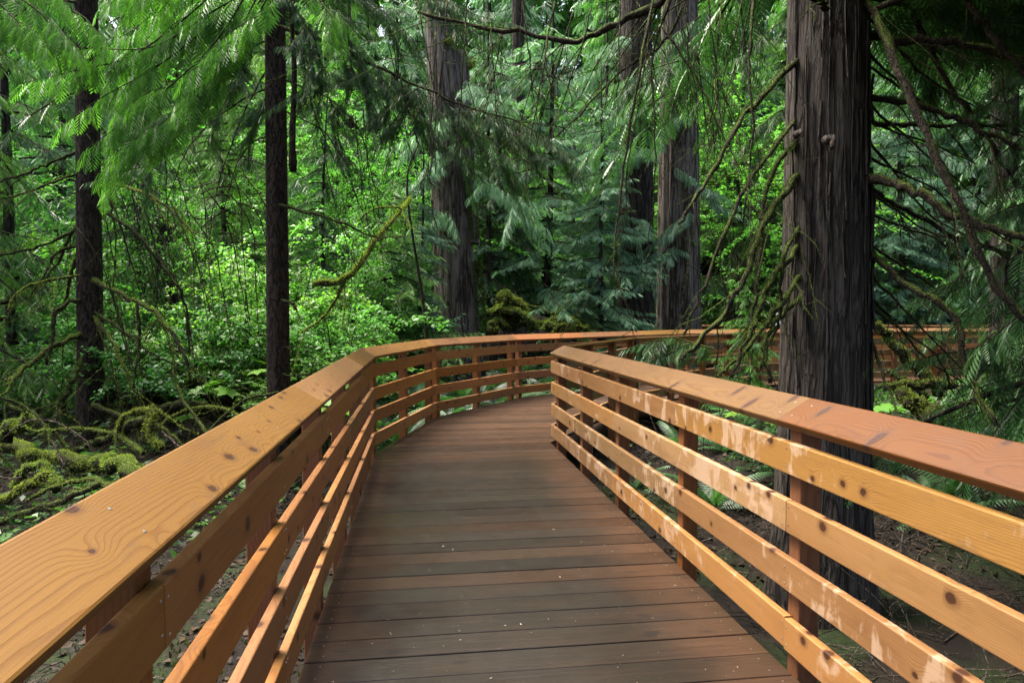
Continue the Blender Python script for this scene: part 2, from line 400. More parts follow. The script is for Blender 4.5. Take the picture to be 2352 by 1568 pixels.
def ground_z(x, y):
    x = np.asarray(x, float); y = np.asarray(y, float)
    z = -0.52 + 0.34 * sm(5, 12, y) + 0.30 * sm(16, 45, y) + 0.5 * sm(35, 90, y)
    z = z + 0.10 * np.sin(x * 0.9 + 1.3 * np.sin(y * 0.53)) * np.sin(y * 0.71 + 0.6) + 0.05 * np.sin(x * 2.7 + y * 1.1) * np.sin(y * 2.3 - x)
    z = z + 0.25 * sm(9, 25, np.abs(x - 0.5)) * sm(0, 6, y) - 0.14 * sm(1.0, 3.0, -x) * (1 - sm(7.5, 9.5, y)) - 0.40 * sm(0.6, 2.4, x) * (1 - sm(5.5, 8.5, y))
    d = np.minimum(seg_dist(x, y, CEN), seg_dist(x, y, FCEN))
    lim = -0.62
    k = 1 - sm(1.1, 3.0, d)
    return z * (1 - k) + np.minimum(z, lim) * k

def gz(x, y): return float(ground_z(np.array([x]), np.array([y]))[0])

def build_ground():
    xs = np.concatenate([np.linspace(-160, -26, 20), np.linspace(-25, 28, 214), np.linspace(30, 160, 20)])
    ys = np.concatenate([np.linspace(-60, -6, 12), np.linspace(-5, 40, 190), np.linspace(43, 200, 26)])
    X, Y = np.meshgrid(xs, ys); Z = ground_z(X, Y)
    v = np.stack([X, Y, Z], -1).reshape(-1, 3)
    nx = len(xs); i = np.arange(len(ys) - 1)[:, None] * nx + np.arange(nx - 1)[None]
    q = np.stack([i, i + 1, i + 1 + nx, i + nx], -1).reshape(-1, 4)
    o = link("ground", np_mesh("ground", v, quads=q, mats=[M['soil']], smooth=True))
    tag(o, "dark forest floor of soil and moss under the trees", "ground", kind="structure")
build_ground()

# ------------------------------------------------------------------ boardwalk deck
def clip_poly(poly, n, c):
    """keep the side where n.p <= c"""
    out = []
    for i in range(len(poly)):
        a, b = poly[i], poly[(i + 1) % len(poly)]
        da, db = n @ a - c, n @ b - c
        if da <= 0: out.append(a)
        if (da < 0) != (db < 0) and da != db: out.append(a + (b - a) * da / (da - db))
    return out

def deck(name, regions, label, seed):
    """regions: (outline, walking direction); every plank a solid strip cut to the outline"""
    rg = random.Random(seed)
    verts = []; faces = []; tint = []; screws = []
    for outline, d in regions:
        d = norm2(np.asarray(d, float))
        s = [p @ d for p in outline]
        k0 = math.floor(min(s) / 0.19); k1 = math.ceil(max(s) / 0.19)
        gaps = [0.003, 0.003]
        for k in range(k0, k1 + 1):
            j = rg.uniform(-0.0015, 0.0015)
            gaps = gaps[1:] + [rg.choice((0.0022, 0.003, 0.0042, 0.0055, 0.0075))]
            lo = k * 0.19 + gaps[0] + j; hi = k * 0.19 + 0.19 - gaps[1] + j
            c = clip_poly(outline, -d, -lo)
            if len(c) > 2: c = clip_poly(c, d, hi)
            if len(c) < 3: continue
            cc = [c[0]]
            for p in c[1:]:
                if np.linalg.norm(p - cc[-1]) > 1e-4: cc.append(p)
            if np.linalg.norm(cc[0] - cc[-1]) < 1e-4: cc.pop()
            if len(cc) < 3: continue
            zt = rg.uniform(-0.0012, 0.0012); t = rg.random()
            n = len(cc); b = len(verts)
            latv = np.array((d[1], -d[0])); ls = [p @ latv for p in cc]
            for e_ in (min(ls) + .07, max(ls) - .07):
                for f_ in (.045, .145):
                    q_ = d * (lo + f_) + latv * (e_ + rg.uniform(-.008, .008)); screws.append((q_[0], q_[1], zt))
            # worn upper edge: the top sheet is drawn in by 2 mm
            cen = sum(cc) / n
            ins = []
            for p in cc:
                along = (p - cen) @ d
                ins.append(p - d * math.copysign(0.0022, along))
            verts += [(p[0], p[1], zt) for p in ins] + [(p[0], p[1], zt - 0.003) for p in cc] + [(p[0], p[1], -0.038) for p in cc]
            faces.append([b + i for i in range(n)]); tint.append(t)
            for r_ in (0, 1):
                for i in range(n):
                    faces.append([b + r_ * n + i, b + (r_ + 1) * n + i, b + (r_ + 1) * n + (i + 1) % n, b + r_ * n + (i + 1) % n]); tint.append(t)
            faces.append([b + 2 * n + i for i in reversed(range(n))]); tint.append(t)
    nplank = len(faces)
    for (x, y, z) in screws:
        b = len(verts)
        verts += [(x + 0.0045 * math.cos(k * 1.0472), y + 0.0045 * math.sin(k * 1.0472), z + 0.0006) for k in range(6)]
        faces.append([b + k for k in range(6)]); tint.append(0.5)
    rot = math.atan2(-regions[0][1][0], regions[0][1][1])
    me = bpy.data.meshes.new(name)
    mt = Matrix.Rotation(-rot, 3, 'Z')
    me.from_pydata([mt @ Vector(v) for v in verts], [], faces)
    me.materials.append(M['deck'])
    a = me.attributes.new("tint", 'FLOAT', 'FACE'); a.data.foreach_set("value", tint)
    me.materials.append(M['zinc'])
    for i_ in range(nplank, len(me.polygons)): me.polygons[i_].material_index = 1
    o = link(name, me); o.rotation_euler = (0, 0, rot)
    tag(o, label, "boardwalk", kind="structure")
    return o

dm = norm2(dA + dB)
d45 = norm2(np.array((1.0, 1.0))); d20 = norm2(np.array((1.0, 0.2)))
reg1 = [LEFT[0], LEFT[1], LEFT[2], LEFT[3], RIGHT[2], RIGHT[1], RIGHT[0]]
reg2 = [LEFT[3], LEFT[4], RIGHT[3], RIGHT[2]]
reg3 = [LEFT[4], LEFT[5], LEFT[6], RIGHT[5], RIGHT[4], RIGHT[3]]
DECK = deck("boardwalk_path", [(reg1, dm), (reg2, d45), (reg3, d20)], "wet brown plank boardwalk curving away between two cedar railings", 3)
FDECK = deck("far_boardwalk_path", [(FARN + FARF[::-1], norm2(np.array((1, -0.06))))], "distant plank boardwalk crossing behind the trees", 5)

# rim joist and edge strip under the planks, piles down to the soil
def box_np(c, ex, ey, ez):
    """corners of an oriented box: centre, half vectors"""
    c, ex, ey, ez = map(np.asarray, (c, ex, ey, ez))
    return np.array([c + sx * ex + sy * ey + sz * ez for sz in (-1, 1) for sy in (-1, 1) for sx in (-1, 1)])
BOXQ = np.array([[0, 2, 3, 1], [4, 5, 7, 6], [0, 1, 5, 4], [2, 6, 7, 3], [0, 4, 6, 2], [1, 3, 7, 5]])

def normals(poly, side):
    """outward mitre vectors per vertex; side +1 = outward to the left of travel"""
    ns = []
    dirs = [norm2(poly[i + 1] - poly[i]) for i in range(len(poly) - 1)]
    nn = [np.array((-d[1], d[0])) * side for d in dirs]
    for i in range(len(poly)):
        if i == 0: ns.append(nn[0])
        elif i == len(poly) - 1: ns.append(nn[-1])
        else:
            m = nn[i - 1] + nn[i]; ns.append(m / (m @ nn[i]) )
    return ns, dirs, nn

def under(parent, polys):
    rim = Acc(); pile = []
    for poly, side in polys:
        ns, dirs, nn = normals(poly, side)
        for i in range(len(poly) - 1):
            prof = [(0.004, -0.040), (0.004, -0.225), (-0.036, -0.225), (-0.036, -0.040)]
            vs = []
            for e in (i, i + 1):
                for l, z in prof:
                    p = poly[e] + ns[e] * (l - 0.01); vs.append((p[0], p[1], z))
            q = [(0, 1, 5, 4), (1, 2, 6, 5), (2, 3, 7, 6), (3, 0, 4, 7), (3, 2, 1, 0), (4, 5, 6, 7)]
            rim.add(vs, q=q if side > 0 else [t[::-1] for t in q])
            L = np.linalg.norm(poly[i + 1] - poly[i]); k = max(1, int(L / 2.4))
            for j in range(k):
                p = poly[i] + (poly[i + 1] - poly[i]) * ((j + 0.5) / k) - nn[i] * 0.13
                pile.append((p, nn[i], dirs[i]))
    o = link("rim_joist", rim.mesh("rim_joist", [M['beam']]), parent); o.matrix_parent_inverse = parent.matrix_basis.inverted()
    for p, n_, d_ in pile:
        g = gz(*p) - 0.15
        b = box_np((0, 0, (-0.23 + g) / 2), np.append(n_ * 0.07, 0), np.append(d_ * 0.07, 0), (0, 0, (-0.23 - g) / 2))
        me = np_mesh("pile", b, quads=BOXQ, mats=[M['beam']])
        o = link("pile", me, parent); o.matrix_parent_inverse = parent.matrix_basis.inverted(); o.location = (p[0], p[1], 0)
under(DECK, [(LEFT, 1), (RIGHT, -1)])
under(FDECK, [(FARN, -1), (FARF, 1)])

# ------------------------------------------------------------------ railings
TILT = R(30)
CAP_W, CAP_T = 0.188, 0.038
def round_rect(w0, w1, z0, z1, r, seg=2):
    pts = []
    for cx, cz, a0 in ((w1 - r, z1 - r, 0), (w0 + r, z1 - r, 90), (w0 + r, z0 + r, 180), (w1 - r, z0 + r, 270)):
        for k in range(seg + 1):
            a = R(a0 + 90 * k / seg); pts.append((cx + r * math.cos(a), cz + r * math.sin(a)))
    return pts

def sweep_piece(name, mat, parent, a2, b2, ma, mb, prof, frame_n, seed, screws=()):
    """one straight board from a2 to b2 whose ends are cut along the mitre vectors ma, mb. prof: (lateral, z) points.
    The mesh is laid along its own x axis, so that the grain follows the board."""
    d = norm2(b2 - a2); L = np.linalg.norm(b2 - a2)
    lat = [p[0] for p in prof]; zs = [p[1] for p in prof]
    cl = (min(lat) + max(lat)) / 2; cz = (min(zs) + max(zs)) / 2
    org = a2 + frame_n * cl
    side = 1.0 if (-d[1] * frame_n[0] + d[0] * frame_n[1]) > 0 else -1.0
    vs = []
    for base, m in ((a2, ma), (b2, mb)):
        for l, z in prof:
            p = base + m * l - org
            vs.append((p @ d, (p @ frame_n) * side, z - cz))
    n = len(prof)
    faces = [[i, (i + 1) % n, n + (i + 1) % n, n + i] for i in range(n)]
    faces = [f if side < 0 else f[::-1] for f in faces]
    e0 = list(range(n)); e1 = [n + i for i in range(n)]
    faces += [e0[::-1], e1] if side < 0 else [e0, e1[::-1]]
    nb = len(faces)
    for (sx, sl, sz, nl, nz) in screws:              # along, lateral, height, and the face normal in (lateral, z)
        c = np.array((sx, (sl - cl) * side, sz - cz)); nv = np.array((0, nl * side, nz)); nv /= np.linalg.norm(nv)
        t1 = np.array((1.0, 0, 0)); t2 = np.cross(nv, t1)
        b = len(vs)
        for rr, hh in ((0.0042, -0.001), (0.0039, 0.0012), (0.0018, 0.0015)):
            for k in range(8):
                a = k * math.pi / 4; vs.append(tuple(c + nv * hh + t1 * rr * math.cos(a) + t2 * rr * math.sin(a)))
        for ring in (0, 8):
            for k in range(8): faces.append([b + ring + k, b + ring + (k + 1) % 8, b + ring + 8 + (k + 1) % 8, b + ring + 8 + k])
        faces.append([b + 16 + k for k in range(8)])
    me = bpy.data.meshes.new(name); me.from_pydata(vs, [], faces)
    me.materials.append(mat); me.materials.append(M['zinc'])
    for i, p in enumerate(me.polygons):
        if i >= nb: p.material_index = 1
    o = link(name, me, parent)
    o.location = (org[0], org[1], cz); o.rotation_euler = (0, 0, math.atan2(d[1], d[0]))
    return o

BOARD_Z = [(0.842, 0.980), (0.588, 0.726), (0.334, 0.472), (0.078, 0.216)]
def railing(name, label, poly, side, posts, joints, mat, detail=True, seed=1, capmat=None, captone=None):
    """poly: line of the board faces along the deck edge. posts: per segment distances along it. joints: distances at which the cap is cut"""
    rg = random.Random(seed)
    root = empty(name, (0, 0, 0)); tag(root, label, "railing", "cedar railings of the boardwalk")
    ns, dirs, nn = normals(poly, side)
    c30, s30 = math.cos(TILT), math.sin(TILT)
    flat = round_rect(0, CAP_W, -CAP_T, 0, 0.007 if detail else 0.004, 2 if detail else 1)
    capprof = [(-0.012 + l * c30 - z * s30, 1.070 + l * s30 + z * c30) for l, z in flat]
    for i in range(len(poly) - 1):
        L = np.linalg.norm(poly[i + 1] - poly[i]); d = dirs[i]; n = nn[i]
        # posts stand outside of the boards
        for s in posts[i]:
            p = poly[i] + d * s
            w2 = 0.042; t0, t1 = 0.044, 0.178
            g = gz(*(p + n * 0.1)) - 0.12
            top_in = 1.070 - CAP_T / c30 + (t0 + 0.012) * math.tan(TILT) - 0.001
            top_out = 1.070 - CAP_T / c30 + (min(t1, 0.140) + 0.012) * math.tan(TILT) - 0.001
            t1 = min(t1, 0.140)
            vs = []
            for zz in ((g, g), (top_in, top_out)):
                for l, z in ((t0, zz[0]), (t1, zz[1])):
                    for a in (-w2, w2):
                        q = n * l + d * a; vs.append((q[0], q[1], z))
            # laid along local x = vertical for the grain
            me = bpy.data.meshes.new("post")
            me.from_pydata([(v[2], v[1], -v[0]) for v in vs], [], [[0, 1, 3, 2], [4, 6, 7, 5], [0, 4, 5, 1], [2, 3, 7, 6], [0, 2, 6, 4], [1, 5, 7, 3]])
            me.materials.append(M['post'])
            o = link("post", me, root)
            o.location = (p[0], p[1], 0)
            o.rotation_euler = Matrix(((0, 0, -1), (0, 1, 0), (1, 0, 0))).to_euler()
            if detail:
                bv = o.modifiers.new("edge", 'BEVEL'); bv.width = 0.004; bv.segments = 1; bv.limit_method = 'ANGLE'
        # rail boards, four in height, cut at posts
        for r_, (z0, z1) in enumerate(BOARD_Z):
            cuts = [0.0]
            cand = [s for s in posts[i] if 0.9 < s < L - 0.9]
            if L > 3.4 and cand:
                cand = cand[r_ % 2::2] if len(cand) > 2 else cand
                for s in cand:
                    if s - cuts[-1] > 1.9: cuts.append(s)
            cuts.append(L)
            for k in range(len(cuts) - 1):
                s0, s1 = cuts[k], cuts[k + 1]
                g0 = 0.0 if k == 0 else 0.0012; g1 = 0.0 if k == len(cuts) - 2 else 0.0012
                a2 = poly[i] + d * (s0 + g0); b2 = poly[i] + d * (s1 - g1)
                ma = ns[i] if k == 0 else n; mb = ns[i + 1] if k == len(cuts) - 2 else n
                dz = rg.uniform(-0.004, 0.004); dl = rg.uniform(-0.001, 0.0015)
                prof = round_rect(0.004 + dl, 0.042, z0 + dz, z1 + dz, 0.005 if detail else 0.003, 2 if detail else 1)
                scr = []
                if detail:
                    for s in posts[i]:
                        if s0 - 0.1 < s < s1 + 0.1:
                            x = s - s0
                            x = min(max(x, 0.022), (s1 - s0) - 0.022) if (abs(s - s0) < 0.1 or abs(s - s1) < 0.1) else x
                            for hz in (z0 + 0.03, z1 - 0.03):
                                scr.append((x + rg.uniform(-.006, .006), 0.004 + dl, hz + dz + rg.uniform(-.008, .008), -1, 0))
                o = sweep_piece("rail_board", mat, root, a2, b2, ma, mb, prof, n, seed, scr)
        # cap boards
        cuts = [0.0] + [j for j in joints[i]] + [L]
        for k in range(len(cuts) - 1):
            s0, s1 = cuts[k], cuts[k + 1]
            g0 = 0.0007; g1 = 0.0007
            a2 = poly[i] + d * (s0 + g0); b2 = poly[i] + d * (s1 - g1)
            ma = ns[i] if k == 0 else n; mb = ns[i + 1] if k == len(cuts) - 2 else n
            scr = []
            if detail:
                for s in list(posts[i]):
                    if s0 - 0.15 < s < s1 + 0.15:
                        for l in (0.05, 0.135):
                            x = min(max(s - s0 + rg.uniform(-.03, .03), 0.05), s1 - s0 - 0.05)
                            scr.append((x, -0.012 + l * c30, 1.070 + l * s30, -s30, c30))
            o = sweep_piece("cap_board", capmat or M['cap'], root, a2, b2, ma, mb, capprof, n, seed, scr)
            if captone and (i, k) in captone: o.color = (*captone[(i, k)], 1.0)
    return root

LA = 10.5
def back(ys, p1, d): return sorted((y - p1[1]) / d[1] for y in ys)
lp = [LA + s for s in back([-0.9, 0.25, 1.38, 2.6, 3.8, 5.0, 6.2, 7.28], A1, dA)]
seglen = lambda P, i: np.linalg.norm(P[i + 1] - P[i])
postsL = [lp, [0.12, 1.33, seglen(LEFT, 1) - 0.10], [0.12, 1.3, seglen(LEFT, 2) - 0.10]]
for i in range(3, 6):
    n_ = int(seglen(LEFT, i) / 1.35) + 1; postsL.append([0.12 + (seglen(LEFT, i) - 0.24) * k / n_ for k in range(n_ + 1)])
jl = lambda y: LA + (y - A1[1]) / dA[1]
RAIL_L = railing("railing", "long curving cedar railing with a sloped top board, outer side of the bend", LEFT, 1, postsL,
                 [[jl(-0.3), jl(3.55), jl(6.0)], [], [], [1.9, 4.0], [2.6], [4.0]], M['board'], True, 11, captone={(0, 3): (.62, .62, .52), (1, 0): (.92, .88, .72), (2, 0): (.82, .72, .55), (3, 0): (1.15, .95, .85), (3, 1): (1.1, .95, .85)})
rp = [11.0 + s for s in back([-0.9, 0.4, 1.65, 2.92, 4.2, 5.55, 6.77, 7.93], B1, dB)]
postsR = [rp, [0.12, 1.2, 2.3, seglen(RIGHT, 1) - 0.1]]
for i in range(2, 5):
    n_ = int(seglen(RIGHT, i) / 1.35) + 1; postsR.append([0.12 + (seglen(RIGHT, i) - 0.24) * k / n_ for k in range(n_ + 1)])
jr = lambda y: 11.0 + (y - B1[1]) / dB[1]
RAIL_R = railing("railing", "cedar railing with pale washed patches, bending sharply round in front of the big cedar", RIGHT, -1, postsR,
                 [[jr(0.0), jr(2.98)], [], [2.0], [2.5], [4.0]], M['patchy'], True, 23, captone={(0, 1): (.46, .30, .17), (0, 2): (.80, .76, .64), (0, 0): (.46, .30, .17)})
for P, sd_, lb, sdn in ((FARN, -1, "distant cedar railing seen in strips beyond the mossy root pile", 31),
                        (FARF, 1, "distant cedar railing along the far edge of the far walk", 37)):
    ps = []; js = []
    for i in range(2):
        n_ = int(seglen(P, i) / 2.0); ps.append([0.12 + (seglen(P, i) - 0.24) * k / n_ for k in range(n_ + 1)]); js.append([4.0, 8.0])
    railing("railing", lb, P, sd_, ps, js, M['board'], False, sdn)
# ------------------------------------------------------------------ plant building blocks
def unit(a): return a / np.maximum(np.linalg.norm(a, axis=-1, keepdims=True), 1e-9)

def spline(pts, n):
    """Catmull-Rom through pts"""
    P = np.asarray(pts, float); m = len(P)
    if m == 2: return P[0] + (P[1] - P[0]) * np.linspace(0, 1, n)[:, None]
    Q = np.vstack([2 * P[0] - P[1], P, 2 * P[-1] - P[-2]])
    t = np.linspace(0, m - 1 - 1e-6, n); i = t.astype(int); f = (t - i)[:, None]
    a, b, c, d = Q[i], Q[i + 1], Q[i + 2], Q[i + 3]
    return 0.5 * (2 * b + (c - a) * f + (2 * a - 5 * b + 4 * c - d) * f ** 2 + (3 * b - a - 3 * c + d) * f ** 3)

def tube(acc, path, rad, sides=6, m=0, rng=None, rough=0.0, tint=0.5, cap=True):
    """a tapering limb along path; rough = uneven radius"""
    path = np.asarray(path, float); n = len(path)
    rad = np.broadcast_to(np.asarray(rad, float), n)
    tan = unit(np.gradient(path, axis=0))
    ref = np.array((0, 0, 1.0)) if abs(tan[:, 2].mean()) < 0.8 else np.array((1.0, 0, 0))
    s = unit(np.cross(tan, ref)); u = np.cross(s, tan)
    a = np.arange(sides) * 2 * math.pi / sides
    rr = rad[:, None] * np.ones(sides)
    if rough and rng is not None: rr = rr * (1 + rng.normal(0, rough, (n, sides)))
    v = path[:, None] + rr[..., None] * (np.cos(a)[None, :, None] * s[:, None] + np.sin(a)[None, :, None] * u[:, None])
    v = v.reshape(-1, 3)
    i = np.arange(n - 1)[:, None] * sides; k = np.arange(sides)[None]
    q = np.stack([i + k, i + (k + 1) % sides, i + sides + (k + 1) % sides, i + sides + k], -1).reshape(-1, 4)
    t = None
    if cap:
        v = np.vstack([v, path[:1], path[-1:]])
        c0, c1 = n * sides, n * sides + 1
        k = np.arange(sides)
        t = np.vstack([np.stack([(k + 1) % sides, k, np.full(sides, c0)], -1),
                       np.stack([(n - 1) * sides + k, (n - 1) * sides + (k + 1) % sides, np.full(sides, c1)], -1)])
    acc.add(v, t, q, m, tint)

def stamp(acc, tv, tt, X, Y, Z, P, S, m=0, tint=0.5):
    """copies of a small template (points tv, triangles tt) with axes X, Y, Z, origin P and size S into ONE mesh"""
    n = len(P); k = len(tv)
    S = np.broadcast_to(np.asarray(S, float), n)
    v = P[:, None] + S[:, None, None] * (tv[None, :, 0:1] * X[:, None] + tv[None, :, 1:2] * Y[:, None] + tv[None, :, 2:3] * Z[:, None])
    t = (tt[None] + (np.arange(n) * k)[:, None, None]).reshape(-1, 3)
    ti = np.repeat(np.broadcast_to(np.asarray(tint, float), n), len(tt))
    acc.add(v.reshape(-1, 3), t, None, m, ti)

def frame(D, up, roll, rng):
    """axes with X along D and Z near up, rolled at random"""
    X = unit(D); Y = unit(np.cross(np.broadcast_to(up, X.shape), X)); Z = np.cross(X, Y)
    a = rng.normal(0, roll, len(X))[:, None]
    return X, Y * np.cos(a) + Z * np.sin(a), Z * np.cos(a) - Y * np.sin(a)

def spray_template(pairs, sub=0, width=0.36, lean=0.62, droop=0.28, thick=0.055, rs=0):
    """flat conifer spray along +x (length 1): side leaflets in pairs, shorter to the tip; sub = leaflets on each side twig"""
    rg = np.random.default_rng(rs)
    v = []; t = []
    def tri(a, b, c):
        k = len(v); v.extend([a, b, c]); t.append((k, k + 1, k + 2))
    def z(x, y): return -droop * x * x - 0.25 * abs(y) ** 1.3
    for i in range(pairs):
        x = 0.04 + 0.94 * i / pairs
        l = width * (0.35 + 1.15 * min(1, (x + 0.05) / 0.3)) * (1.02 - x) ** 0.75 * rg.uniform(0.85, 1.12)
        for s in (-1, 1):
            xo = x + rg.uniform(-.012, .012) + (0.5 / pairs if s > 0 else 0)
            dx, dy = lean, s * math.sqrt(1 - lean * lean)
            if sub:
                for j in range(sub):
                    f = (j + 0.3) / sub
                    bx, by = xo + dx * l * f, dy * l * f
                    ll = l * 0.40 * (1.1 - f) + 0.012
                    for s2 in (-1, 1):
                        ex, ey = bx + ll * (dx * 0.8 - s2 * dy * 0.62), by + ll * (dy * 0.8 + s2 * dx * 0.62)
                        w = thick * 0.27
                        tri((bx, by, z(bx, by)), (ex, ey, z(ex, ey) - 0.01), (bx + w * dx * 2, by + w * dy * 2, z(bx, by) + 0.004))
                    w = thick * 0.2
                tx, ty = xo + dx * l, dy * l
                tri((xo - thick * .15, 0, z(xo, 0)), (tx, ty, z(tx, ty) - .015), (xo + thick * .3, 0, z(xo, 0)))
            else:
                tx, ty = xo + dx * l, dy * l
                mx, my = xo + dx * l * .5, dy * l * .5
                tri((xo - thick * .45, 0, z(xo, 0)), (tx, ty, z(tx, ty) - .02), (mx + thick * .8 * abs(dy), my - thick * .5 * s * dx, z(mx, my) + .006))
                tri((xo - thick * .45, 0, z(xo, 0)), (mx - thick * .8 * abs(dy), my + thick * .5 * s * dx, z(mx, my) + .002), (tx, ty, z(tx, ty) - .02))
    tri((0, -thick * .15, 0), (1, 0, z(1, 0)), (0, thick * .15, 0.003))
    return np.array(v, float), np.array(t, int)

SPRAY_HI = spray_template(8, 4, 0.34, 0.74, 0.22, 0.085, 1)
SPRAY_BOUGH = spray_template(7, 0, 0.40, 0.72, 0.20, 0.050, 4)
SPRAY_MID = spray_template(8, 0, 0.38, 0.70, 0.30, 0.050, 2)
SPRAY_LOW = spray_template(7, 0, 0.38, 0.66, 0.30, 0.075, 3)

def leaf_tpl(w=0.32, fold=0.06):
    v = np.array([(0, 0, 0), (.35, w, fold), (1, 0, -.10), (.35, -w, fold), (.45, 0, 0)], float)
    return v, np.array([(0, 4, 1), (1, 4, 2), (0, 3, 4), (3, 2, 4)])
LEAF = leaf_tpl()
LEAF2 = (np.array([(0, 0, 0), (.4, .34, .05), (1, 0, -.08), (.4, -.34, .05)], float), np.array([(0, 2, 1), (0, 3, 2)]))

def branch_curve(rng, p0, az, el, L, sag, lift, n=7):
    """a bough: leaves the trunk at elevation el, sags, its tip lifts again"""
    t = np.linspace(0, 1, n)
    h = np.array((math.cos(az), math.sin(az), 0)); side = np.array((-h[1], h[0], 0))
    wob = rng.normal(0, 0.05)
    return p0 + L * (t[:, None] * math.cos(el) * h + (t ** 2 * wob)[:, None] * side + (math.sin(el) * t - sag * t ** 2 + lift * t ** 4)[:, None] * np.array((0, 0, 1.0)))

def foliate(acc, rng, path, tpl, size, step, spread, hang, m, tint0, start=0.12, roll=0.35, taper=0.45, dens=1):
    """hang sprays on both sides of a bough"""
    seg = np.linalg.norm(np.diff(path, axis=0), axis=1); cum = np.concatenate([[0], np.cumsum(seg)]); L = cum[-1]
    n = max(3, int(L * (1 - start) / step))
    s = L * (start + (1 - start) * (np.arange(n) + rng.uniform(0, 1, n) * 0.8) / n); s = np.clip(s, 0, L * 0.999)
    P = np.stack([np.interp(s, cum, path[:, k]) for k in range(3)], -1)
    tg = unit(np.gradient(path, axis=0)); T = unit(np.stack([np.interp(s, cum, tg[:, k]) for k in range(3)], -1))
    for _ in range(dens):
        sd = np.where(np.arange(n) % 2 == 0, 1.0, -1.0)
        up = np.array((0, 0, 1.0))
        S = unit(np.cross(T, up)) * sd[:, None]
        D = T * rng.uniform(0.45, 0.9, n)[:, None] + S * (spread * rng.uniform(0.6, 1.25, n))[:, None] - up * (hang * rng.uniform(0.5, 1.5, n))[:, None]
        X, Y, Z = frame(D, up, roll, rng)
        sz = size * (1 - taper * (s / L)) * rng.uniform(0.65, 1.2, n)
        stamp(acc, *tpl, X, Y, Z, P, sz, m, np.clip(tint0 + rng.normal(0, 0.22, n), 0, 1))
        P = P + rng.normal(0, 0.03, P.shape)
    # the tip
    D = T[-1:] - np.array((0, 0, hang * 0.5)); X, Y, Z = frame(D, np.array((0, 0, 1.0)), 0.3, rng)
    stamp(acc, *tpl, X, Y, Z, path[-1:], size * (1.1 - taper), m, tint0 + 0.15)

def trunk_mesh(acc, rng, base, top, r0, r1, flare=0.35, sides=20, rings=26, flute=0.05, m=0, bend=0.0, ridge=0.0):
    base = np.asarray(base, float); top = np.asarray(top, float)
    t = np.linspace(0, 1, rings) ** 1.5; H = np.linalg.norm(top - base)
    ph = rng.uniform(0, 6.28, 6)
    a = np.arange(sides) * 2 * math.pi / sides
    v = []
    for ti in t:
        z = ti * H
        r = r0 + (r1 - r0) * ti
        fl = flare * math.exp(-z / (r0 * 2.2))
        lob = 1 + fl * (1 + 0.45 * np.sin(5 * a + ph[0]) + 0.25 * np.sin(3 * a + ph[1])) + flute * (np.sin(9 * a + ph[2] + z * .25) * .6 + np.sin(15 * a + ph[3] - z * .33) * .35 + np.sin(6 * a + ph[4]) * .4)
        lob = lob + rng.normal(0, 0.004, sides)
        if ridge:                                        # ridges and furrows that wander up the trunk
            w_ = a + .05 * np.sin(z * .9 + 3 * a) + .03 * np.sin(z * 2.1 + ph[1] + 5 * a)
            rd = np.abs(np.sin(11 * w_ + ph[0] + .5 * np.sin(z * .7))) * .5 + np.abs(np.sin(17 * w_ + ph[3] + .8 * np.sin(z * 1.1 + 1))) * .35 + np.abs(np.sin(29 * w_ + ph[5] + np.sin(z * 1.7))) * .2
            lob = lob + ridge * (rd - .55)
        c = base + (top - base) * ti + np.array((math.sin(ti * 4 + ph[5]) - math.sin(ph[5]), math.cos(ti * 3 + ph[4]) - math.cos(ph[4]), 0)) * bend
        v.append(np.stack([c[0] + r * lob * np.cos(a), c[1] + r * lob * np.sin(a), np.full(sides, c[2])], -1))
    v = np.concatenate(v)
    i = np.arange(rings - 1)[:, None] * sides; k = np.arange(sides)[None]
    q = np.stack([i + k, i + (k + 1) % sides, i + sides + (k + 1) % sides, i + sides + k], -1).reshape(-1, 4)
    n = len(v); v = np.vstack([v, top[None]])
    k = np.arange(sides); tcap = np.stack([(rings - 1) * sides + k, (rings - 1) * sides + (k + 1) % sides, np.full(sides, n)], -1)
    acc.add(v, tcap, q, m)

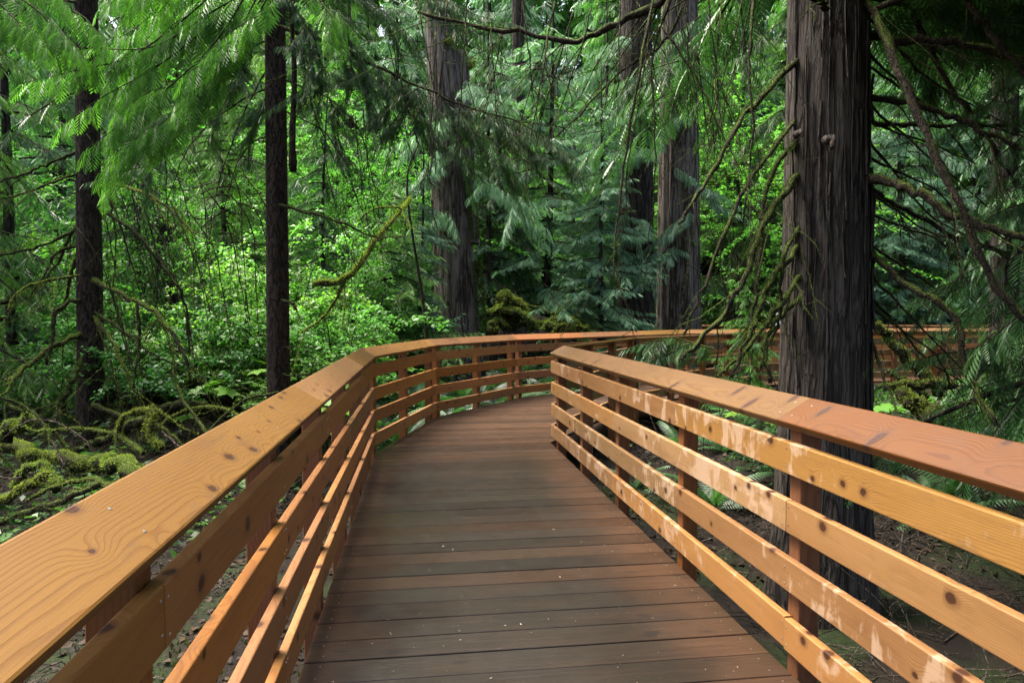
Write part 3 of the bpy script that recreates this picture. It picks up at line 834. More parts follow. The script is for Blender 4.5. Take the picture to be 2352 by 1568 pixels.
def conifer_proto(seed, H, R0, z0, reach, nb, tpl, size, step, mats, sag=0.35, lift=0.12, el=(-0.25, 0.15), hang=0.45, spread=0.9, tint0=0.45, top=1.0, azr=None, twigs=0, dens=1):
    """meshes (trunk with limbs, crown) of one kind of tree standing at the origin"""
    rng = np.random.default_rng(seed)
    tr = Acc(); cr = Acc()
    trunk_mesh(tr, rng, (0, 0, -0.25), (rng.normal(0, .3), rng.normal(0, .3), H), R0 * .85, R0 * 0.12, bend=.12, sides=12, rings=18, flute=0.04)
    for i in range(nb):
        f = (i + rng.uniform(0, 1)) / nb
        z = z0 + (H * top - z0) * f
        L = reach * (1 - 0.85 * max(0, (z - z0) / (H - z0))) ** 0.8 * rng.uniform(0.6, 1.15)
        az = rng.uniform(0, 6.283) if azr is None else rng.uniform(*azr)
        p = branch_curve(rng, np.array((0, 0, z)), az, rng.uniform(*el), L, sag * rng.uniform(.6, 1.3), lift * rng.uniform(.4, 1.5), 8)
        tube(tr, p, np.linspace(0.012 + 0.012 * L, 0.004, 8), 4, cap=False)
        foliate(cr, rng, p, tpl, size, step, spread, hang, 0, np.clip(tint0 + rng.normal(0, .15), 0, 1), start=0.04, dens=dens)
        if L > 1.2:                                     # side boughs
            for j in range(int(L * 1.6)):
                t = rng.uniform(0.25, 0.85); k = int(t * 7)
                a2 = az + rng.choice((-1, 1)) * rng.uniform(0.5, 0.95)
                p2 = branch_curve(rng, p[k], a2, rng.uniform(-.35, 0.0), L * (1 - t) * rng.uniform(.5, .9) + .25, sag, lift, 6)
                tube(tr, p2, np.linspace(0.010, 0.003, 6), 3, cap=False)
                foliate(cr, rng, p2, tpl, size * .9, step * 1.1, spread, hang, 0, np.clip(tint0 + rng.normal(0, .15), 0, 1), start=0.1, dens=dens)
    for i in range(twigs):                               # bare dead limbs below the crown
        az = rng.uniform(0, 6.283); z = rng.uniform(0.6, z0 + 1.5)
        p = branch_curve(rng, np.array((0, 0, z)), az, rng.uniform(-.5, .2), rng.uniform(.6, 2.0), .3, 0, 6)
        tube(tr, p, np.linspace(0.014, 0.003, 6), 4, cap=False)
    return tr.mesh("trunk", [mats[0]], True), cr.mesh("crown", [mats[1]])

def shrub_proto(seed, H, W, nst, leaves, lsize, mats, tpl=LEAF, open_=0.5):
    """many thin stems from the ground, leaves in flat layers along them"""
    rng = np.random.default_rng(seed)
    st = Acc(); lv = Acc()
    for i in range(nst):
        az = rng.uniform(0, 6.283); out = W * math.sqrt(rng.uniform(0.02, 1)); h = H * rng.uniform(0.55, 1.05) * (1 - 0.35 * out / W)
        b = np.array((rng.normal(0, .12), rng.normal(0, .12), -0.1))
        e = np.array((math.cos(az) * out, math.sin(az) * out, h))
        mid = b * .5 + e * .5 + np.array((0, 0, h * .22))
        p = spline([b, mid, e + np.array((math.cos(az), math.sin(az), -.3)) * .15 * H], 9)
        tube(st, p, np.linspace(0.012, 0.003, 9), 4, cap=False)
        twigs = [p[3:]]
        for j in range(5):
            k = rng.integers(3, 8); a2 = az + rng.uniform(-1.6, 1.6)
            q = branch_curve(rng, p[k], a2, rng.uniform(-.1, .5), H * rng.uniform(.12, .32), .25, 0, 5)
            tube(st, q, np.linspace(0.005, 0.002, 5), 3, cap=False); twigs.append(q)
        per = max(3, int(leaves / nst / len(twigs)))
        for q in twigs:
            s = rng.uniform(0.1, 1, per); ix = s * (len(q) - 1); i0 = np.minimum(ix.astype(int), len(q) - 2); f = (ix - i0)[:, None]
            P = q[i0] * (1 - f) + q[i0 + 1] * f
            D = unit(q[i0 + 1] - q[i0]); a = rng.uniform(0, 6.283, per)
            dirs = np.stack([np.cos(a), np.sin(a), rng.uniform(-.55, .25, per)], -1) + D * .5
            X, Y, Z = frame(dirs, np.array((0, 0, 1.0)), 0.4, rng)
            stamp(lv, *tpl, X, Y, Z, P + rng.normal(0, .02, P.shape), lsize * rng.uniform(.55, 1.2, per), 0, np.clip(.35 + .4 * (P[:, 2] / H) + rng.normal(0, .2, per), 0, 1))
    return st.mesh("stem", [mats[0]], True), lv.mesh("leaves", [mats[1]])

def fern_frond_tpl(n=22):
    v = []; t = []
    for i in range(n):
        x = .08 + .9 * i / n
        l = .16 * math.sin(math.pi * min(1, (x + .12) * .92)) ** .7 + .012
        for s in (-1, 1):
            k = len(v); w = .36 / n
            v += [(x - w, 0, 0), (x + .05, s * l, -.02), (x + w, 0, 0.002)]; t.append((k, k + 1, k + 2) if s < 0 else (k, k + 2, k + 1))
    k = len(v); v += [(0, -.008, 0), (1, 0, 0), (0, .008, 0)]; t.append((k, k + 1, k + 2))
    return np.array(v, float), np.array(t, int)
FROND = fern_frond_tpl()

def fern_proto(seed, L, nf, mat):
    rng = np.random.default_rng(seed); ac = Acc()
    tv, tt = FROND
    for i in range(nf):
        az = rng.uniform(0, 6.283); l = L * rng.uniform(.65, 1.1); el = rng.uniform(.5, 1.25); cv = rng.uniform(.6, 1.1)
        x = tv[:, 0]; ang = el - cv * 1.5 * x                       # the frond arches over
        # integrate the arch
        g = np.linspace(0, 1, 40); an = el - cv * 1.5 * g
        cx = np.concatenate([[0], np.cumsum(np.cos(an[:-1]) / 39)]); cz = np.concatenate([[0], np.cumsum(np.sin(an[:-1]) / 39)])
        px = np.interp(x, g, cx); pz = np.interp(x, g, cz) + tv[:, 2] * np.cos(ang) - abs(tv[:, 1]) * .25
        tw = rng.normal(0, .25)
        h = np.array((math.cos(az), math.sin(az), 0)); s = np.array((-h[1], h[0], tw))
        v = l * (px[:, None] * h + tv[:, 1:2] * s + pz[:, None] * np.array((0, 0, 1.0)))
        ac.add(v, tt, None, 0, np.clip(rng.normal(.5, .25), 0, 1))
    return ac.mesh("fern", [mat])

def palmate():
    """broad lobed leaf on +x, fan of seven lobes"""
    v = [(0.32, 0, 0.02)]; t = []
    n = 7
    ring = []
    for i in range(n):
        a = R(-150 + 300 * i / (n - 1)); l = .62 + .18 * math.cos(a)
        ring += [(a - R(20), l * .62), (a, l), (a + R(20), l * .62)]
    for a, l in ring: v.append((.32 + l * math.cos(a), l * math.sin(a), -.16 * l * l + .02))
    for i in range(len(ring) - 1): t.append((0, i + 1, i + 2))
    return np.array(v, float), np.array(t, int)
PALM = palmate()

def broad_proto(seed, H, nl, size, mats):
    rng = np.random.default_rng(seed); st = Acc(); lv = Acc()
    main = spline([(0, 0, -.1), (rng.normal(0, .06), rng.normal(0, .06), H * .5), (rng.normal(0, .15), rng.normal(0, .15), H * .8)], 7)
    tube(st, main, np.linspace(.014, .008, 7), 5, cap=False)
    for i in range(nl):
        az = i * 2.4 + rng.normal(0, .3); k = rng.integers(3, 7)
        p = branch_curve(rng, main[k], az, rng.uniform(.15, .6), rng.uniform(.22, .42) * (H + .4) / 1.4, .15, 0, 5)
        tube(st, p, np.linspace(.005, .004, 5), 4, cap=False)
        D = np.array([[math.cos(az), math.sin(az), -.12]]); X, Y, Z = frame(D, np.array((0, 0, 1.0)), .2, rng)
        stamp(lv, *PALM, X, Y, Z, p[-1:] , size * rng.uniform(.7, 1.15), 0, np.clip(rng.normal(.5, .25), 0, 1))
    return st.mesh("stem", [mats[0]], True), lv.mesh("leaves", [mats[1]])

TUFT = (np.array([(0, -.10, 0), (0.55, .03, .62), (0, .10, 0), (0, 0, 0)], float), np.array([(0, 1, 2)]))
def moss_on(acc, rng, path, rad, dens, size, m=1, top=-0.35, hang=0.0, full=False):
    """short moss hairs standing on a limb, thickest on its upper side"""
    path = np.asarray(path); rad = np.broadcast_to(rad, len(path))
    seg = np.linalg.norm(np.diff(path, axis=0), axis=1); cum = np.concatenate([[0], np.cumsum(seg)])
    area = 2 * math.pi * float(rad.mean()) * cum[-1]
    n = int(dens * area)
    s = rng.uniform(0, cum[-1], n); P = np.stack([np.interp(s, cum, path[:, k]) for k in range(3)], -1); r = np.interp(s, cum, rad)
    tg = unit(np.gradient(path, axis=0)); T = unit(np.stack([np.interp(s, cum, tg[:, k]) for k in range(3)], -1))
    N = unit(np.cross(rng.normal(0, 1, (n, 3)), T))
    keep = (N[:, 2] > top + rng.normal(0, .3, n)) & (full | (np.sin(s * 5.1 + 1) + np.sin(s * 2.3) > -1.1))
    P, r, T, N = P[keep], r[keep], T[keep], N[keep]; n = len(P)
    if n == 0: return
    D = N + rng.normal(0, .45, (n, 3)) - np.array((0, 0, hang))
    X = unit(D); Y = unit(np.cross(X, rng.normal(0, 1, (n, 3)))); Z = np.cross(X, Y)
    X2 = (X + Z) * .75; Z2 = (X - Z) * .0 + Z
    stamp(acc, np.array([(0, -.16, 0), (1.0, 0, 0), (0, .16, 0)], float), np.array([(0, 1, 2)]), X, Y, Z, P + N * r[:, None] * .9, size * rng.uniform(.5, 1.3, n), m, np.clip(.5 + N[:, 2] * .25 + rng.normal(0, .2, n), 0, 1))

def limb(name, parent, pts, r0, r1, seed, moss=0.6, twigs=4, mossmat='moss', n=18, rough=0.09, mats=None, tuft=0.028, twl=(.25, .8), hang=0.15, full=False):
    """one bough of a tree: bark, small dead side twigs and a coat of moss in one mesh; pts are world points"""
    rng = np.random.default_rng(seed); ac = Acc()
    p = spline([tuple(q) for q in pts], n)
    p[1:-1] += rng.normal(0, max(r0, .012) * .35, (n - 2, 3))
    rad = np.linspace(r0, r1, n) * (1 + .16 * np.sin(np.arange(n) * 1.7 + seed))
    tube(ac, p, rad, 8 if r0 > .02 else 5, 0, rng, rough)
    if moss: moss_on(ac, rng, p, rad, 9000 * moss, tuft, 1, hang=hang, full=full, top=-.45 if full else -.35)
    for i in range(twigs):
        k = rng.integers(2, n - 1); d = unit(p[min(k + 1, n - 1)] - p[k - 1]) + rng.normal(0, .55, 3) - np.array((0, 0, .45))
        L = rng.uniform(*twl); q = p[k] + unit(d) * L * np.linspace(0, 1, 6)[:, None] + rng.normal(0, .03, (6, 3)) * np.linspace(0, 1, 6)[:, None]
        q[:, 2] -= .12 * L * np.linspace(0, 1, 6) ** 2
        rq = np.linspace(max(.25 * rad[k], .0035), .0018, 6)
        tube(ac, q, rq, 4, 0, rng, .1)
        if moss: moss_on(ac, rng, q, rq + .002, 7000 * moss, tuft * .8, 1)
        for j in range(rng.integers(0, 3)):
            kk = rng.integers(1, 5); q2 = q[kk] + unit(unit(d) + rng.normal(0, .6, 3)) * L * .4 * np.linspace(0, 1, 4)[:, None]
            tube(ac, q2, np.linspace(.003, .0013, 4), 3, 0)
    me = ac.mesh(name, mats or [M['branch'], M[mossmat]], False)
    o = link(name, me, parent)
    if parent is not None: o.matrix_parent_inverse = parent.matrix_basis.inverted()
    return o

def child(name, me, root):
    return link(name, me, root)
# ------------------------------------------------------------------ placing
ORD = ["first", "second", "third", "fourth", "fifth", "sixth", "seventh", "eighth", "ninth", "tenth", "eleventh", "twelfth", "thirteenth", "fourteenth",
       "fifteenth", "sixteenth", "seventeenth", "eighteenth", "nineteenth", "twentieth", "twenty-first", "twenty-second", "twenty-third", "twenty-fourth", "twenty-fifth", "twenty-sixth", "twenty-seventh", "twenty-eighth"]
def px_x(px, Y): return (px - 1176.0) / 1568.0 * Y
def free(x, y, m=1.75):
    return float(seg_dist(np.array([x]), np.array([y]), CEN)[0]) > m and float(seg_dist(np.array([x]), np.array([y]), FCEN)[0]) > m - .1

_protos = {}
def thing_from(key, meshes, name, label, cat, group, x, y, s=1.0, rz=0.0, sz=None, dz=0.0):
    """a thing standing at (x, y): an Empty with its parts; the parts of copies share their meshes"""
    e = empty(name, (x, y, gz(x, y) + dz), rz); e.scale = (s, s, sz or s)
    tag(e, label, cat, group)
    src = _protos.get(key)
    if src is None:
        _protos[key] = [link(me.name.split('.')[0], me, e) for me in meshes]
    else:
        for o in src:
            c = o.copy(); C.objects.link(c); c.parent = e
    return e

def to_world(o, root):
    o.matrix_parent_inverse = root.matrix_basis.inverted(); return o

class TwigsOf:
    """lets the twigs of a crown go into the crown's own mesh with the bark as its second material"""
    def __init__(s, acc): s.acc = acc
    def add(s, v, t=None, q=None, m=0, tint=0.5): s.acc.add(v, t, q, 1, tint)

def bough(cr, tb, rng, path, size, step, ntw, twl, tint=.4, tpl=None, hang=.7):
    """a feathery bough: sprays along it and along the side twigs it carries"""
    tpl = tpl or SPRAY_MID
    p = spline(path, 12); tube(tb, p, np.linspace(.008, .003, 12), 4, cap=False)
    foliate(cr, rng, p, tpl, size, step, .9, hang, 0, tint, .1)
    tg = unit(np.gradient(p, axis=0))
    for j in range(ntw):
        k = rng.integers(1, 11); sd = rng.choice((-1, 1)); h = math.atan2(tg[k][1], tg[k][0]) + sd * rng.uniform(.4, 1.3)
        q = branch_curve(rng, p[k], h, rng.uniform(-.7, -.05), rng.uniform(*twl), .35, .12, 7)
        tube(tb, q, np.linspace(.0045, .0018, 7), 3, cap=False)
        foliate(cr, rng, q, tpl, size * .85, step, .85, hang, 0, np.clip(tint + rng.normal(0, .15), 0, 1), .05)

# ---- the big cedar whose trunk stands close behind the bent railing
rng = np.random.default_rng(5)
def own_tree(name, label, x, y, parts, z=None):
    e = empty(name, (x, y, gz(x, y) if z is None else z)); tag(e, label, "tree"); return e

BX, BY = px_x(1897, 5.75), 5.75
big = own_tree("cedar_tree", "huge dark cedar with furrowed trunk and mossy dead branches, right behind the bent railing", BX, BY, None)
ac = Acc(); trunk_mesh(ac, rng, (BX, BY, gz(BX, BY) - .3), (BX - .06, BY + .1, 17.0), .372, .17, flare=.30, sides=260, rings=120, flute=.018, ridge=.017)
to_world(link("trunk", ac.mesh("trunk", [M['bark_big']], True), big), big)
def pts(*a): return [at(*p) for p in a]
BR = [
 ([(1960, 85, 5.7), (2150, 95, 5.4), (2352, 135, 5.2), (2520, 190, 5.0)], .040, .028, .55, 5),
 ([(1965, 222, 5.7), (2120, 245, 5.5), (2250, 300, 5.3), (2420, 370, 5.0)], .034, .022, .55, 5),
 ([(1970, 278, 5.8), (2150, 290, 6.1), (2400, 284, 6.3)], .026, .016, .6, 4),
 ([(1970, 390, 5.6), (2080, 430, 5.2), (2200, 495, 4.9), (2400, 560, 4.6)], .045, .028, .35, 5),
 ([(1970, 415, 5.8), (2090, 490, 6.2), (2240, 560, 6.4), (2400, 590, 6.6)], .028, .018, .5, 4),
 ([(1970, 560, 5.7), (2080, 650, 5.3), (2150, 690, 5.1), (2200, 745, 5.0), (2225, 870, 4.9), (2290, 978, 4.7)], .034, .022, .5, 6),
 ([(1960, -60, 5.7), (2030, 80, 5.3), (2100, 250, 5.0), (2180, 420, 4.8), (2280, 640, 4.6), (2400, 790, 4.5)], .040, .026, .35, 6),
 ([(2060, -60, 6.4), (2170, 180, 6.2), (2250, 290, 6.0), (2330, 420, 5.9)], .032, .016, .4, 6),
 ([(2170, -60, 5.2), (2300, 110, 5.0), (2440, 260, 4.9)], .030, .022, .5, 4),
 ([(2000, 770, 5.7), (2030, 870, 5.3), (2062, 948, 5.0)], .016, .010, .5, 2),
 ([(1856, 115, 5.78), (1720, 255, 5.3), (1620, 420, 5.0), (1558, 515, 4.9)], .030, .013, .75, 5),
 ([(1856, 380, 5.78), (1765, 495, 5.3), (1705, 650, 5.0), (1640, 745, 4.9), (1565, 825, 4.8)], .034, .018, .9, 5),
 ([(1856, 540, 5.78), (1775, 640, 5.3), (1730, 745, 5.1), (1680, 868, 5.0)], .030, .016, .8, 5),
 ([(1856, 660, 5.78), (1790, 730, 5.3), (1755, 790, 5.1), (1770, 880, 5.0)], .026, .016, .7, 3),
 ([(1830, -90, 5.7), (1600, -40, 6.0), (1440, 45, 6.2), (1330, 92, 6.3), (1180, 75, 6.4), (960, 28, 6.5)], .050, .018, .2, 16),
 ([(1505, -40, 5.6), (1475, 140, 5.3), (1440, 330, 5.2), (1418, 520, 5.1), (1408, 640, 5.0)], .017, .006, .5, 6),
 ([(1560, -40, 5.9), (1500, 120, 6.1), (1505, 320, 6.0), (1500, 500, 6.0)], .013, .006, .3, 5),
 ([(1730, -40, 5.5), (1722, 150, 5.3), (1727, 330, 5.2), (1705, 520, 5.2)], .017, .006, .2, 8),
 ([(1600, -60, 6.2), (1530, 90, 6.4), (1420, 170, 6.6), (1315, 280, 6.7), (1250, 330, 6.8)], .018, .006, .2, 9),
 ([(1520, 60, 5.9), (1600, 180, 5.8), (1650, 290, 5.7), (1705, 400, 5.6)], .013, .006, .2, 5),
 ([(1860, 235, 5.78), (1720, 420, 5.3), (1630, 620, 5.1), (1570, 770, 5.0)], .024, .010, .8, 6),
 ([(1860, 290, 5.78), (1765, 420, 5.4), (1745, 620, 5.3), (1715, 810, 5.2)], .026, .012, .8, 6),
 ([(1860, 600, 5.78), (1790, 700, 5.3), (1710, 810, 5.1), (1640, 870, 5.0)], .026, .014, .9, 5),
 ([(1860, 480, 5.78), (1800, 590, 5.4), (1790, 720, 5.3), (1745, 850, 5.2)], .022, .012, .8, 5),
 ([(1900, 20, 5.4), (1860, -10, 5.2), (1700, -60, 5.0)], .03, .02, .5, 2),
]
for i, (p, r0, r1, ms, tw) in enumerate(BR):
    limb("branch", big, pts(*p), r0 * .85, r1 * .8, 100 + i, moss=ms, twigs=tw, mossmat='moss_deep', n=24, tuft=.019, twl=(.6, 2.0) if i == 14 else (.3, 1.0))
rgv = random.Random(9)
for i in range(20):                                     # thin dead twigs that hang like a veil
    px = 960 + 41 * i + rgv.uniform(-15, 15); py = rgv.uniform(-60, 90); Y = rgv.uniform(5.8, 6.8); dx = rgv.uniform(-120, 60); dy = rgv.uniform(200, 470)
    limb("branch", big, pts((px, py, Y), (px + dx * .25, py + dy * .3, Y - .1), (px + dx * .7, py + dy * .7, Y - .15), (px + dx, py + dy, Y - .15)), .008, .003, 150 + i, moss=.3 if i % 3 == 0 else 0, twigs=7, mossmat='moss_deep', n=16, tuft=.016, twl=(.25, .8))
a2 = Acc()
for i in range(60):                                    # loose fibrous strips of bark
    an = rng.uniform(3.3, 6.1); z0_ = rng.uniform(-.3, 5.0); L = rng.uniform(.25, 1.4); w_ = rng.uniform(.006, .02); zz = np.linspace(0, L, 9)
    lift = rng.uniform(.004, .012) + .03 * rng.random() ** 3 * (zz / L - .5) ** 2 * 4; aa = an + .02 * np.sin(zz * 4 + i)
    rr = .372 + (.17 - .372) * ((zz + z0_ + .8) / 17.6) ** 1.0; rr = rr * 1.0 + lift + .008
    cxs = BX - .06 * (zz + z0_) / 17; cys = BY + .1 * (zz + z0_) / 17
    Lf = np.stack([cxs + rr * np.cos(aa - w_ / .7), cys + rr * np.sin(aa - w_ / .7), z0_ + zz], -1); Rt = np.stack([cxs + rr * np.cos(aa + w_ / .7), cys + rr * np.sin(aa + w_ / .7), z0_ + zz], -1)
    Bk = np.stack([cxs + (rr - .02) * np.cos(aa), cys + (rr - .02) * np.sin(aa), z0_ + zz], -1)
    vv = np.concatenate([Lf, Rt, Bk]); k_ = np.arange(8)
    a2.add(vv, q=np.concatenate([np.stack([k_, 9 + k_, 10 + k_, k_ + 1], -1), np.stack([9 + k_, 18 + k_, 19 + k_, 10 + k_], -1), np.stack([18 + k_, k_, k_ + 1, 19 + k_], -1)]))
to_world(link("bark_strips", a2.mesh("bark_strips", [M['bark_big']]), big), big)
for i in range(13):                                     # thin straight dead branches on the shaded side
    py = 40 + 55 * i + rgv.uniform(-20, 20); ex = rgv.uniform(2180, 2420); ey = py + rgv.uniform(90, 340); Y = rgv.uniform(5.2, 6.6)
    limb("branch", big, pts((1975, py, 5.75), (2060, py + (ey - py) * .3, (5.75 + Y) / 2), (2150, py + (ey - py) * .6, Y), (ex, ey, Y)), .013, .005, 180 + i, moss=.25, twigs=6, mossmat='moss_deep', n=16, tuft=.014, twl=(.25, .8))
# knot scars on the trunk
for (px, py, w_, h_) in ((1908, 318, .028, .09), (1836, 305, .02, .04)):
    c = at(px, py, BY - .375 + abs(px - 1897) / 195 * .06); a2 = Acc()
    tube(a2, [c + Vector((0, .06, 0)), c + Vector((0, 0.0, .0)), c + Vector((0.004, -.03, -.015))], [w_ * 1.5, w_ * 1.2, w_ * .8], 7, 0, rng, .15)
    tube(a2, [c + Vector((.0, -.025, .02)), c + Vector((.008, -.03, -h_))], [w_ * .7, w_ * .6], 6, 1, rng, .2)
    to_world(link("branch_stub", a2.mesh("branch_stub", [M['bark_big'], M['twig']]), big), big)
# its crown: boughs above the picture that shade the ground to the east, and a few sprays that hang into view
cr = Acc(); tb = TwigsOf(cr)
for i in range(52):
    z = 5.2 + 10.5 * i / 52; az = rng.uniform(-2.2, 1.9)
    L = 4.6 * (1 - .55 * i / 52) * rng.uniform(.65, 1.1)
    p = branch_curve(rng, np.array((BX, BY, z)), az, rng.uniform(-.15, .15), L, .35, .1, 9)
    tube(tb, p, np.linspace(.035, .006, 9), 5, cap=False)
    foliate(cr, rng, p, SPRAY_MID, .55, .09, 1.0, .5, 0, .4, .15, dens=1)
    for j in range(4):
        k = rng.integers(2, 8); p2 = branch_curve(rng, p[k], az + rng.choice((-1, 1)) * rng.uniform(.5, 1), -.2, L * .35, .4, .1, 6)
        tube(tb, p2, np.linspace(.012, .004, 6), 4, cap=False)
        foliate(cr, rng, p2, SPRAY_MID, .5, .1, 1.0, .5, 0, .4, .1)
for i in range(44):                                     # heavy lower boughs towards the camera side, added over the frame for shade
    z = 3.9 + 4.2 * i / 44; az = rng.uniform(-1.85, .7)
    L = rng.uniform(2.4, 4.6)
    p = branch_curve(rng, np.array((BX, BY, z)), az, rng.uniform(-.02, .22), L, .22, .08, 9)
    tube(tb, p, np.linspace(.03, .006, 9), 5, cap=False)
    foliate(cr, rng, p, SPRAY_MID, .55, .07, 1.1, .3, 0, .4, .2)
    for j in range(5):
        k = rng.integers(2, 8); p2 = branch_curve(rng, p[k], az + rng.choice((-1, 1)) * rng.uniform(.5, 1), -.05, L * .35, .3, .1, 6)
        tube(tb, p2, np.linspace(.012, .004, 6), 4, cap=False)
        foliate(cr, rng, p2, SPRAY_MID, .5, .08, 1.1, .3, 0, .4, .1)
HANG = [  # sprays of the big cedar that hang into the picture
 [(2330, 150, 5.6), (2280, 230, 5.5), (2240, 260, 5.4)], [(2250, 560, 5.9), (2200, 640, 5.8), (2160, 700, 5.8)],
 [(2390, 640, 5.0), (2330, 720, 5.0), (2290, 800, 5.0)], [(2380, 460, 5.4), (2310, 480, 5.3), (2240, 520, 5.3)],
 [(2300, 820, 5.6), (2240, 800, 5.6), (2180, 810, 5.6)], [(2100, 160, 6.5), (2180, 210, 6.5), (2240, 260, 6.5)],
 [(1600, 790, 6.3), (1540, 775, 6.4), (1480, 790, 6.4)], [(1640, 800, 6.2), (1580, 790, 6.3), (1530, 815, 6.3)],
 [(1880, 10, 6.4), (1780, 60, 6.4), (1700, 140, 6.4)], [(1840, 230, 6.6), (1770, 270, 6.6), (1710, 340, 6.6)], [(1560, 140, 6.9), (1500, 160, 6.9), (1440, 210, 6.9)]]
for h in HANG:
    bough(cr, tb, rng, pts(*h), .15, .018, 7, (.2, .45))
to_world(link("crown", cr.mesh("crown", [M['leaf_dark'], M['branch']]), big), big)

# ---- the slim hemlock by the long railing, with the bright hanging bough
HX, HY = px_x(637, 8.2), 8.2
hem = own_tree("hemlock_tree", "slim straight dark hemlock behind the long curving railing with a split stem hanging beside it", HX, HY, None)
ac = Acc(); trunk_mesh(ac, rng, (HX, HY, gz(HX, HY) - .3), (HX + .02, HY + .1, 13.0), .142, .085, flare=.2, sides=40, rings=50, flute=.02)
to_world(link("trunk", ac.mesh("trunk", [M['bark_thin']], True), hem), hem)
a2 = Acc(); p = spline(pts((655, -60, 8.0), (668, 40, 7.9), (676, 170, 7.88), (672, 300, 7.88), (673, 395, 7.9)), 16)
tube(a2, p, [.012, .016, .02, .022, .026, .026, .028, .03, .03, .032, .034, .036, .038, .04, .046, .04], 8, 0, rng, .08)
moss_on(a2, rng, p[:7], .02, 2500, .03, 1)
to_world(link("split_stem", a2.mesh("split_stem", [M['bark_thin'], M['moss']]), hem), hem)
HB = [
 ([(640, 470, 8.1), (745, 498, 7.8), (860, 542, 7.6), (930, 545, 7.5)], .020, .006, .5, 7),
 ([(640, 60, 8.1), (780, 108, 8.0), (900, 170, 8.0), (1010, 220, 8.1), (1130, 262, 8.2), (1260, 290, 8.3)], .024, .006, .25, 12),
 ([(640, 690, 8.15), (672, 696, 8.0), (678, 712, 7.95)], .016, .022, .0, 1),
 ([(640, 860, 8.15), (690, 862, 8.0), (712, 858, 8.0)], .014, .010, .6, 0),
 ([(640, 795, 8.15), (700, 797, 8.0), (728, 797, 8.0)], .006, .003, .0, 1),
 ([(640, 180, 8.2), (760, 230, 8.3), (830, 310, 8.4), (860, 430, 8.5)], .012, .004, .2, 8),
 ([(640, 250, 8.2), (740, 300, 8.0), (800, 380, 7.9), (900, 460, 7.8)], .010, .003, .2, 8),
 ([(620, 150, 8.2), (560, 260, 8.5), (500, 430, 8.6), (480, 560, 8.6)], .012, .004, .2, 8),
 ([(620, 200, 8.2), (540, 240, 8.3), (440, 330, 8.3), (380, 470, 8.3)], .012, .004, .2, 8),
 ([(630, 300, 8.2), (560, 350, 8.4), (520, 460, 8.5), (510, 600, 8.5)], .010, .004, .2, 6),
 ([(620, 90, 8.2), (500, 150, 8.2), (420, 240, 8.2), (330, 300, 8.2)], .012, .004, .2, 8),
 ([(640, 900, 7.6), (560, 920, 7.5), (470, 1000, 7.4), (430, 1060, 7.3)], .016, .010, .8, 2),
 ([(760, 860, 7.4), (700, 900, 7.2), (610, 980, 7.0), (520, 1030, 6.9)], .010, .006, .5, 3),
]
for i, (p, r0, r1, ms, tw) in enumerate(HB):
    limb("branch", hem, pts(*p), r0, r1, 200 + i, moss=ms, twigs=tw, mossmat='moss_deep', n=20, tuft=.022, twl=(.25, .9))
for i in range(12):
    px = 690 + 24 * i + rgv.uniform(-12, 12); py = rgv.uniform(90, 330); dx = rgv.uniform(20, 150); dy = rgv.uniform(150, 330); Y = rgv.uniform(7.8, 8.6)
    limb("branch", hem, pts((px, py, Y), (px + dx * .25, py + dy * .35, Y), (px + dx * .65, py + dy * .75, Y), (px + dx, py + dy, Y)), .007, .003, 250 + i, moss=0, twigs=7, n=14, twl=(.25, .8))
# dark sprays round the top of the picture, and the crown above it
cr = Acc(); tb = TwigsOf(cr)
DS = [[(640, -40, 8.0), (700, 60, 7.8), (720, 160, 7.7)], [(660, -40, 7.9), (760, 30, 7.7), (800, 120, 7.6)], [(700, -60, 7.9), (820, -10, 7.8), (900, 60, 7.8)],
      [(780, 108, 8.0), (800, 180, 8.0), (790, 260, 8.0)], [(860, 145, 8.0), (890, 220, 8.0), (880, 310, 8.0)], [(940, 185, 8.1), (930, 250, 8.1), (905, 300, 8.1)],
      [(1010, 220, 8.1), (1060, 280, 8.1), (1120, 330, 8.1)], [(1100, 250, 8.2), (1180, 300, 8.2), (1230, 370, 8.2)], [(1180, 275, 8.3), (1270, 330, 8.3), (1310, 400, 8.3)],
      [(620, -40, 8.0), (560, 60, 8.0), (500, 140, 8.0)], [(600, 60, 8.1), (520, 150, 8.1), (450, 260, 8.1)], [(570, 160, 8.2), (520, 230, 8.2), (480, 320, 8.2)],
      [(700, -80, 8.6), (860, 10, 8.6), (960, 100, 8.6)], [(760, -90, 8.4), (920, -40, 8.4), (1040, 30, 8.4)], [(870, -80, 8.8), (1000, -10, 8.8), (1100, 80, 8.8)],
      [(420, 240, 8.2), (360, 320, 8.2), (340, 420, 8.2)], [(880, 150, 8.5), (960, 240, 8.5), (1000, 340, 8.5)],
      [(660, 60, 8.0), (700, 150, 7.9), (690, 240, 7.9)], [(720, 80, 8.0), (740, 170, 7.9), (730, 250, 7.9)], [(820, 120, 8.0), (840, 200, 8.0), (850, 290, 8.0)], [(900, 170, 8.1), (940, 220, 8.1), (960, 300, 8.1)],
      [(560, 40, 8.1), (540, 120, 8.1), (560, 200, 8.1)], [(620, 200, 8.2), (580, 300, 8.2), (570, 380, 8.2)], [(760, 230, 8.3), (770, 320, 8.3), (790, 400, 8.3)], [(1040, 230, 8.1), (1050, 330, 8.1), (1080, 420, 8.1)],
      [(1140, 265, 8.2), (1150, 360, 8.2), (1180, 440, 8.2)], [(960, -60, 8.6), (1060, 20, 8.6), (1180, 60, 8.6)]]
for h in DS:
    bough(cr, tb, rng, pts(*h), .17, .020, 8, (.25, .7))
